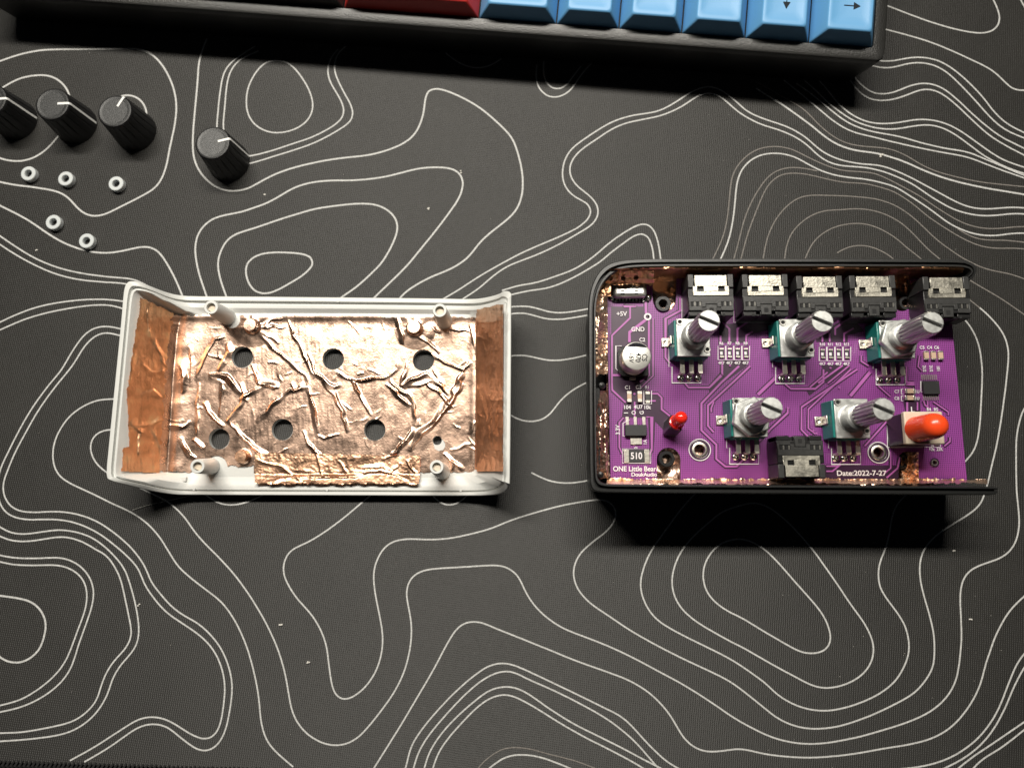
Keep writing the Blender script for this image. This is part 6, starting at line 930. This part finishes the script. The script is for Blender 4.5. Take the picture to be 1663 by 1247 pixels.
# --- power socket
o = at(1022, 470, ZB); o.z = ZB
b = MB(); p0, p1 = at(996, 482, ZB+3.2), at(1050, 438, ZB+3.2)
b.box(p0.x, p1.x, p0.y, p1.y, ZB+.1, ZB+3.2); u = b.build('power_socket', 'steel', pc, (p0.x, p0.y, ZB), bevel=1.1, segs=4)
for k in (.28, .68):
    for yy in (.12, .22):
        b = MB(); x = p0.x+(p1.x-p0.x)*k; y = p0.y+(p1.y-p0.y)*yy; b.box(x-.5, x+.5, y-.2, y+.1, ZB+3.0, ZB+3.24); b.build('shell_slot', 'hole', u, (x, y, ZB), angle=0)
    b = MB(); x = p0.x+(p1.x-p0.x)*(k+.02); y = p0.y+(p1.y-p0.y)*.62; b.lathe([(.55, 3.12), (.6, 3.26), (.8, 3.26), (.85, 3.12)], (x, y, ZB), 16, close=True); b.build('shell_ring', 'hole', u, (x, y, ZB))
for px in (993, 1053):
    for py in (455, 484):
        c = at(px, py, ZB); b = MB(); b.lathe([(1.0, 0), (.9, .5), (.5, .9), (0, 1.0)], (c.x, c.y, ZB), 16); b.build('solder_joint', 'solder', u, (c.x, c.y, ZB), angle=60)
b = MB(); q = [at(994, 491, ZB), at(1054, 484, ZB)]; b.box(q[0].x, q[1].x, q[0].y, q[1].y, ZB+.02, ZB+.5); b.build('contact_row', 'hole', u, (q[0].x, q[0].y, ZB), bevel=.15)
for k in range(9):
    b = MB(); x = q[0].x+1.2+k*.95; b.box(x-.25, x+.25, q[0].y-.1, q[1].y, ZB+.4, ZB+.62); b.build('contact', 'solder', u, (x, q[0].y, ZB), angle=0)

# --- electrolytic capacitor
tp = at(1034, 578, ZB+9.2); c = Vector((tp.x, tp.y, ZB)); R_ = 4.0
b = MB(); e = 4.25; ch = 1.2
b.prism([(c.x-e+ch, c.y-e), (c.x+e, c.y-e), (c.x+e, c.y+e), (c.x-e+ch, c.y+e), (c.x-e, c.y+e-ch), (c.x-e, c.y-e+ch)], ZB+.2, ZB+1.9)
cap = b.build('capacitor', 'black_gloss', pc, c, bevel=.12)
b = MB(); b.lathe([(R_, 1.9), (R_, 2.4), (R_*.94, 2.8), (R_*.94, 3.1), (R_, 3.5), (R_, 8.8), (R_*.96, 9.1), (R_*.9, 9.2), (0, 9.2)], c, 48); b.build('can', 'alu', cap, c, angle=30)
b = MB(); seg = [(R_*.93*math.cos(math.radians(a)), R_*.93*math.sin(math.radians(a))) for a in range(38, 143, 7)]
b.add([(c.x+x, c.y+y, ZB+9.22) for x, y in seg], [tuple(range(len(seg)))]); b.build('polarity_mark', 'ink', cap, c, angle=0)
for dy in (-e-.9, e-.3):
    b = MB(); b.box(c.x-.9, c.x+.9, c.y+dy, c.y+dy+1.3, ZB+.06, ZB+.5); b.build('terminal', 'tin', cap, c, bevel=.1)
for k, (s_, dx) in enumerate((('CS', 2.05), ('470', 0.35), ('16V', -1.45))):
    text(s_, 1034, 578, 8.0, ZB+9.26, 'ink', cap, rot=-98, world=(c.x+dx, c.y-.45, ZB+9.26), sx=.88, bold=.7)
silk(z1(330, 770, 285, 770, 285, 945, 340, 1000), 1.0)

# --- red indicator light on its black stand
b0, b1 = at(1087, 698, ZB), at(1109, 675, ZB+11.5); ax = (b1-b0).normalized(); mid_ = b0.lerp(b1, .52)
u_ = ax.orthogonal().normalized(); u_ = Matrix.Rotation(math.radians(35), 3, ax) @ u_; v_ = ax.cross(u_)
b = MB(); hw = 1.95
vs = []
for p in (b0, mid_): vs += [p+u_*hw*sx_+v_*hw*sy_*.9 for sx_, sy_ in ((-1, -1), (1, -1), (1, 1), (-1, 1))]
b.add(vs, [(3, 2, 1, 0), (4, 5, 6, 7), (0, 1, 5, 4), (1, 2, 6, 5), (2, 3, 7, 6), (3, 0, 4, 7)]); ld = b.build('led', 'black_gloss', pc, b0, bevel=.2)
L_ = (b1-mid_).length; b = MB(); b.lathe([(2.05, 0), (2.05, .9), (1.75, .95), (1.75, L_-1.6), (1.62, L_-1.0), (1.3, L_-.45), (.8, L_-.12), (0, L_)], mid_, 32, axis=ax); b.build('lens', 'led', ld, mid_, angle=60)

# --- slide switch: black base, cream cover, orange cap
q0, q1 = at(1442, 725, ZB), at(1497, 678, ZB); cs = Vector(((q0.x+q1.x)/2, (q0.y+q1.y)/2, ZB))
b = MB(); b.box(q0.x, q1.x, q0.y, q1.y, ZB+.05, ZB+8.8); sw = b.build('push_switch', 'black_gloss', pc, cs, bevel=.15)
b = MB(); b.box(q0.x-.05, q1.x+.1, q0.y-.25, q1.y+.35, ZB+8.81, ZB+10.6); b.build('cover', 'cream', sw, cs, bevel=.3)
tp = at(1524, 690, ZB+21); bs = Vector((tp.x, tp.y, ZB+10.6)); r_ = 3.35
b = MB(); b.lathe([(r_*1.02, 0), (r_*1.0, .3), (r_*.98, 8.0), (r_*.93, 9.2), (r_*.80, 10.3), (r_*.55, 11.1), (r_*.25, 11.5), (0, 11.6)], bs, 40); b.build('button_cap', 'orange', sw, bs, angle=50)
b = MB(); b.box(bs.x-1.6, bs.x+1.6, bs.y-1.6, bs.y+1.6, ZB+10, ZB+11); b.build('plunger', 'cream', sw, bs)
silk(z4(775, 345, 765, 345, 765, 568, 1022, 568, 1022, 545), 1.1)

# --- small parts soldered flat
def chip(px, py, wpx, hpx, body, name='resistor', h=.6, horiz=False, endw=.26, ends='tin'):
    c = at(px, py, ZB); w, hh = wpx/5.74/2, hpx/5.74/2
    b = MB(); k = 1-endw
    if horiz: b.box(c.x-w*k, c.x+w*k, c.y-hh, c.y+hh, ZB+.08, ZB+h)
    else: b.box(c.x-w, c.x+w, c.y-hh*k, c.y+hh*k, ZB+.08, ZB+h)
    o = b.build(name, body, pc, (c.x, c.y, ZB), bevel=.05)
    for s_ in (-1, 1):
        b = MB()
        if horiz: x = sorted((s_*w*k*.98, s_*w*1.05)); b.box(c.x+x[0], c.x+x[1], c.y-hh*1.03, c.y+hh*1.03, ZB+.06, ZB+h+.04)
        else: y = sorted((s_*hh*k*.98, s_*hh*1.05)); b.box(c.x-w*1.03, c.x+w*1.03, c.y+y[0], c.y+y[1], ZB+.06, ZB+h+.04)
        b.build('end_cap', ends, o, (c.x, c.y, ZB), bevel=.05)
    return o
def frame(px, py, w, h): silk([(px-w/2, py-h/2), (px+w/2, py-h/2), (px+w/2, py+h/2), (px-w/2, py+h/2)], .8, True)
for k in range(4):
    for x0, y0, nm in ((1171.5, 573.5, ('R6', 'R7', 'R8', 'R9')), (1335.5, 575, ('R10', 'R11', 'R12', 'R13'))):
        x = x0+k*13.1
        chip(x, y0, 6.5, 15, 'grey_chip', endw=.30); frame(x, y0, 11.8, 22.5)
        c = at(x, y0, ZB+.62); b = MB(); b.box(c.x-.35, c.x+.35, c.y-.45, c.y+.45, ZB+.61, ZB+.63); b.build('marking', 'silk', pc, (c.x, c.y, ZB), angle=0)
        text(nm[k], x, y0-15.6, 4.6, ZS, 'silk', pc, sx=.9 if len(nm[k]) < 3 else .8, bold=1); text('4K7', x, y0+16, 4.6, ZS, 'silk', pc, sx=.9, bold=1)
for px, py, m in ((1021.5, 644.5, 'ceramic'), (1038.5, 644.5, 'ceramic')): chip(px, py, 7, 17, m, 'ceramic_capacitor', .9, endw=.55)
chip(1051.5, 645.5, 7, 18, 'grey_chip', endw=.45); frame(1051.5, 645.5, 12.5, 22)
for px in (1502.5, 1514, 1525.5): chip(px, 578, 7.5, 14, 'ceramic', 'ceramic_capacitor', .9, endw=.3)
for py in (635.5, 646.5): chip(1476, py, 15, 7.5, 'ceramic', 'ceramic_capacitor', .9, horiz=True, endw=.35)
for px in (1506, 1520): chip(px, 715, 8, 15, 'grey_chip', endw=.4); frame(px, 716, 12, 20)
chip(1033.5, 740.5, 39, 20, 'chip', 'resistor', .7, horiz=True, endw=.36); frame(1033.5, 740.5, 46, 23)
text('510', 1033.5, 740.5, 10.5, ZB+.72, 'silk', pc, sx=.85, bold=1)
# regulator
c0, c1 = at(1015.5, 708, ZB+1.6), at(1050.5, 689, ZB+1.6)
b = MB(); b.box(c0.x, c1.x, c0.y, c1.y, ZB+.15, ZB+1.65, .12); rg = b.build('regulator', 'chip', pc, (c0.x, c0.y, ZB), bevel=.06)
for px in (1018.5, 1031.5, 1045.5):
    a, d = at(px-2.4, 690, ZB), at(px+2.4, 677, ZB); b = MB(); b.box(a.x, d.x, a.y, d.y, ZB+.06, ZB+.35); b.build('lead', 'tin', rg, (a.x, a.y, ZB), bevel=.05)
a, d = at(1023.5, 722, ZB), at(1042, 708, ZB); b = MB(); b.box(a.x, d.x, a.y, d.y, ZB+.06, ZB+.5); b.build('heat_tab', 'tin', rg, (a.x, a.y, ZB), bevel=.08)
silk(z3(390, 390, 340, 415, 340, 515, 352, 515), 1.0)
# signal chip
c0, c1 = at(1501, 640, ZB+1.2), at(1525.5, 618, ZB+1.2)
b = MB(); b.box(c0.x, c1.x, c0.y, c1.y, ZB+.12, ZB+1.2, .06); ic = b.build('signal_chip', 'chip', pc, (c0.x, c0.y, ZB), bevel=.05)
c = at(1521.5, 621.5, ZB+1.2); b = MB(); b.lathe([(.32, 1.2), (.3, 1.22), (0, 1.22)], (c.x, c.y, ZB), 14); b.build('index_dot', 'grey_chip', ic, (c.x, c.y, ZB))
for k in range(8):
    for y0, y1 in ((617, 608.5), (650, 641)):
        x = c0.x+.25+k*(c1.x-c0.x-.5)/7; a, d = at(1500, y0, ZB), at(1500, y1, ZB); b = MB(); b.box(x-.13, x+.13, a.y, d.y, ZB+.05, ZB+.3); b.build('lead', 'tin', ic, (x, a.y, ZB), angle=0)
silk(z4(1020, 88, 1008, 88, 1008, 165, 1018, 165), 1.0)
silk(z4(880, 145, 866, 145, 866, 182, 880, 182), .9); silk(z4(880, 195, 866, 195, 866, 230, 880, 230), .9); silk(z4(958, 140, 968, 150, 968, 175, 958, 184), .9); silk(z4(958, 192, 968, 200, 968, 222, 958, 232), .9)
for s_, px, py, hh, rot, sx_ in (('+5V', 1009.5, 510, 7.2, 0, .95), ('GND', 1036, 535, 7.2, 0, .9), ('C2', 1043, 552, 6, 0, .9), ('C1', 1019.5, 629.5, 6, 0, .9), ('C3', 1037, 629, 6, 0, .9), ('R1', 1051, 629, 5, 0, .85),
        ('104', 1018.5, 661.5, 6, 0, .95), ('4U7', 1036.5, 661, 6, 0, .95), ('10k', 1051, 661.5, 6, 0, .9), ('I', 1017, 670.5, 6.5, 90, 1.1), ('O', 1029.5, 670, 6.5, 90, .9), ('G', 1042.5, 670, 6.5, 90, .9), ('3.3V', 1003.5, 698, 6.5, 90, .95),
        ('1A', 1048, 718, 5.5, 90, .9), ('0', 1033, 727, 5, 90, .9), ('ONE Little Bear', 1030.5, 761.5, 8.0, 0, .93), ('DoukAudio', 1046, 770.6, 6.2, 0, 1.0), ('C5', 1497.5, 564.5, 4.8, 0, .95), ('C4', 1509.5, 564.5, 4.8, 0, .95), ('C6', 1521, 564.5, 4.8, 0, .95),
        ('2U2', 1501, 598.5, 4.8, -90, .9), ('2U2', 1512, 598.5, 4.8, -90, .9), ('101', 1523.5, 598.5, 4.8, -90, .9), ('C7', 1456.5, 636, 5, 0, .9), ('C8', 1456.5, 647, 5, 0, .9), ('1U', 1489.5, 636, 5, 0, .85), ('1U', 1489.5, 647, 5, 0, .85),
        ('R', 1447.5, 666.5, 9, 0, 1.0), ('L', 1482, 665.5, 8.5, 0, 1.0), ('R4', 1508.5, 665, 5, 0, .9), ('R5', 1520, 665, 5, 0, .9), ('10k', 1513, 729.5, 5.2, 0, .85), ('22K', 1526, 729.5, 5.2, 0, .85), ('Date:2022-7-27', 1399, 768.5, 8.2, 0, 1.08)):
    text(s_, px, py, hh, ZS, 'silk', pc, rot=rot, sx=sx_, bold=1)

# ------------------------------------------------------------------ lint and a hair on the mat
b = MB()
for k in range(170):
    x, y = rnd.uniform(-170, 160), rnd.uniform(-68, 165)
    if rnd.random() < .45: p = at(rnd.uniform(1150, 1663), rnd.uniform(150, 1247), 0); x, y = p.x, p.y
    r = rnd.uniform(.04, .10); b.lathe([(r, .02), (r*.7, r*.9), (0, r*1.1)], (x, y, .12), 5)
for px, py, r in ((430, 318, .36), (696, 340, .4), (750, 280, .4), (1432, 253, .5), (456, 1016, .42), (226, 982, .32), (1549, 893, .35), (501, 1075, .35), (60, 407, .3), (1576, 1004, .35)):
    c = at(px, py, 0)
    for k in range(4): b.lathe([(r*.7, .02), (r*.6, r*.5), (0, r*.8)], (c.x+rnd.uniform(-r, r), c.y+rnd.uniform(-r, r), .12), 6)
o = b.build('lint_specks', 'dust', angle=60, kind='stuff', weld=True)
h = [at(x, y, 0.5) for x, y in ((215, 828), (240, 820), (262, 815), (290, 809), (316, 803))]; hp = spline([tuple(p) for p in h], 5)
b = MB()
for a, d in zip(hp[:-1], hp[1:]): b.tube(tuple(a), tuple(d), .06, n=5, cap=False)
tag(b.build('hair', 'dust', loc=h[0]), 'thin pale hair on the mat beside the white case half', 'hair')
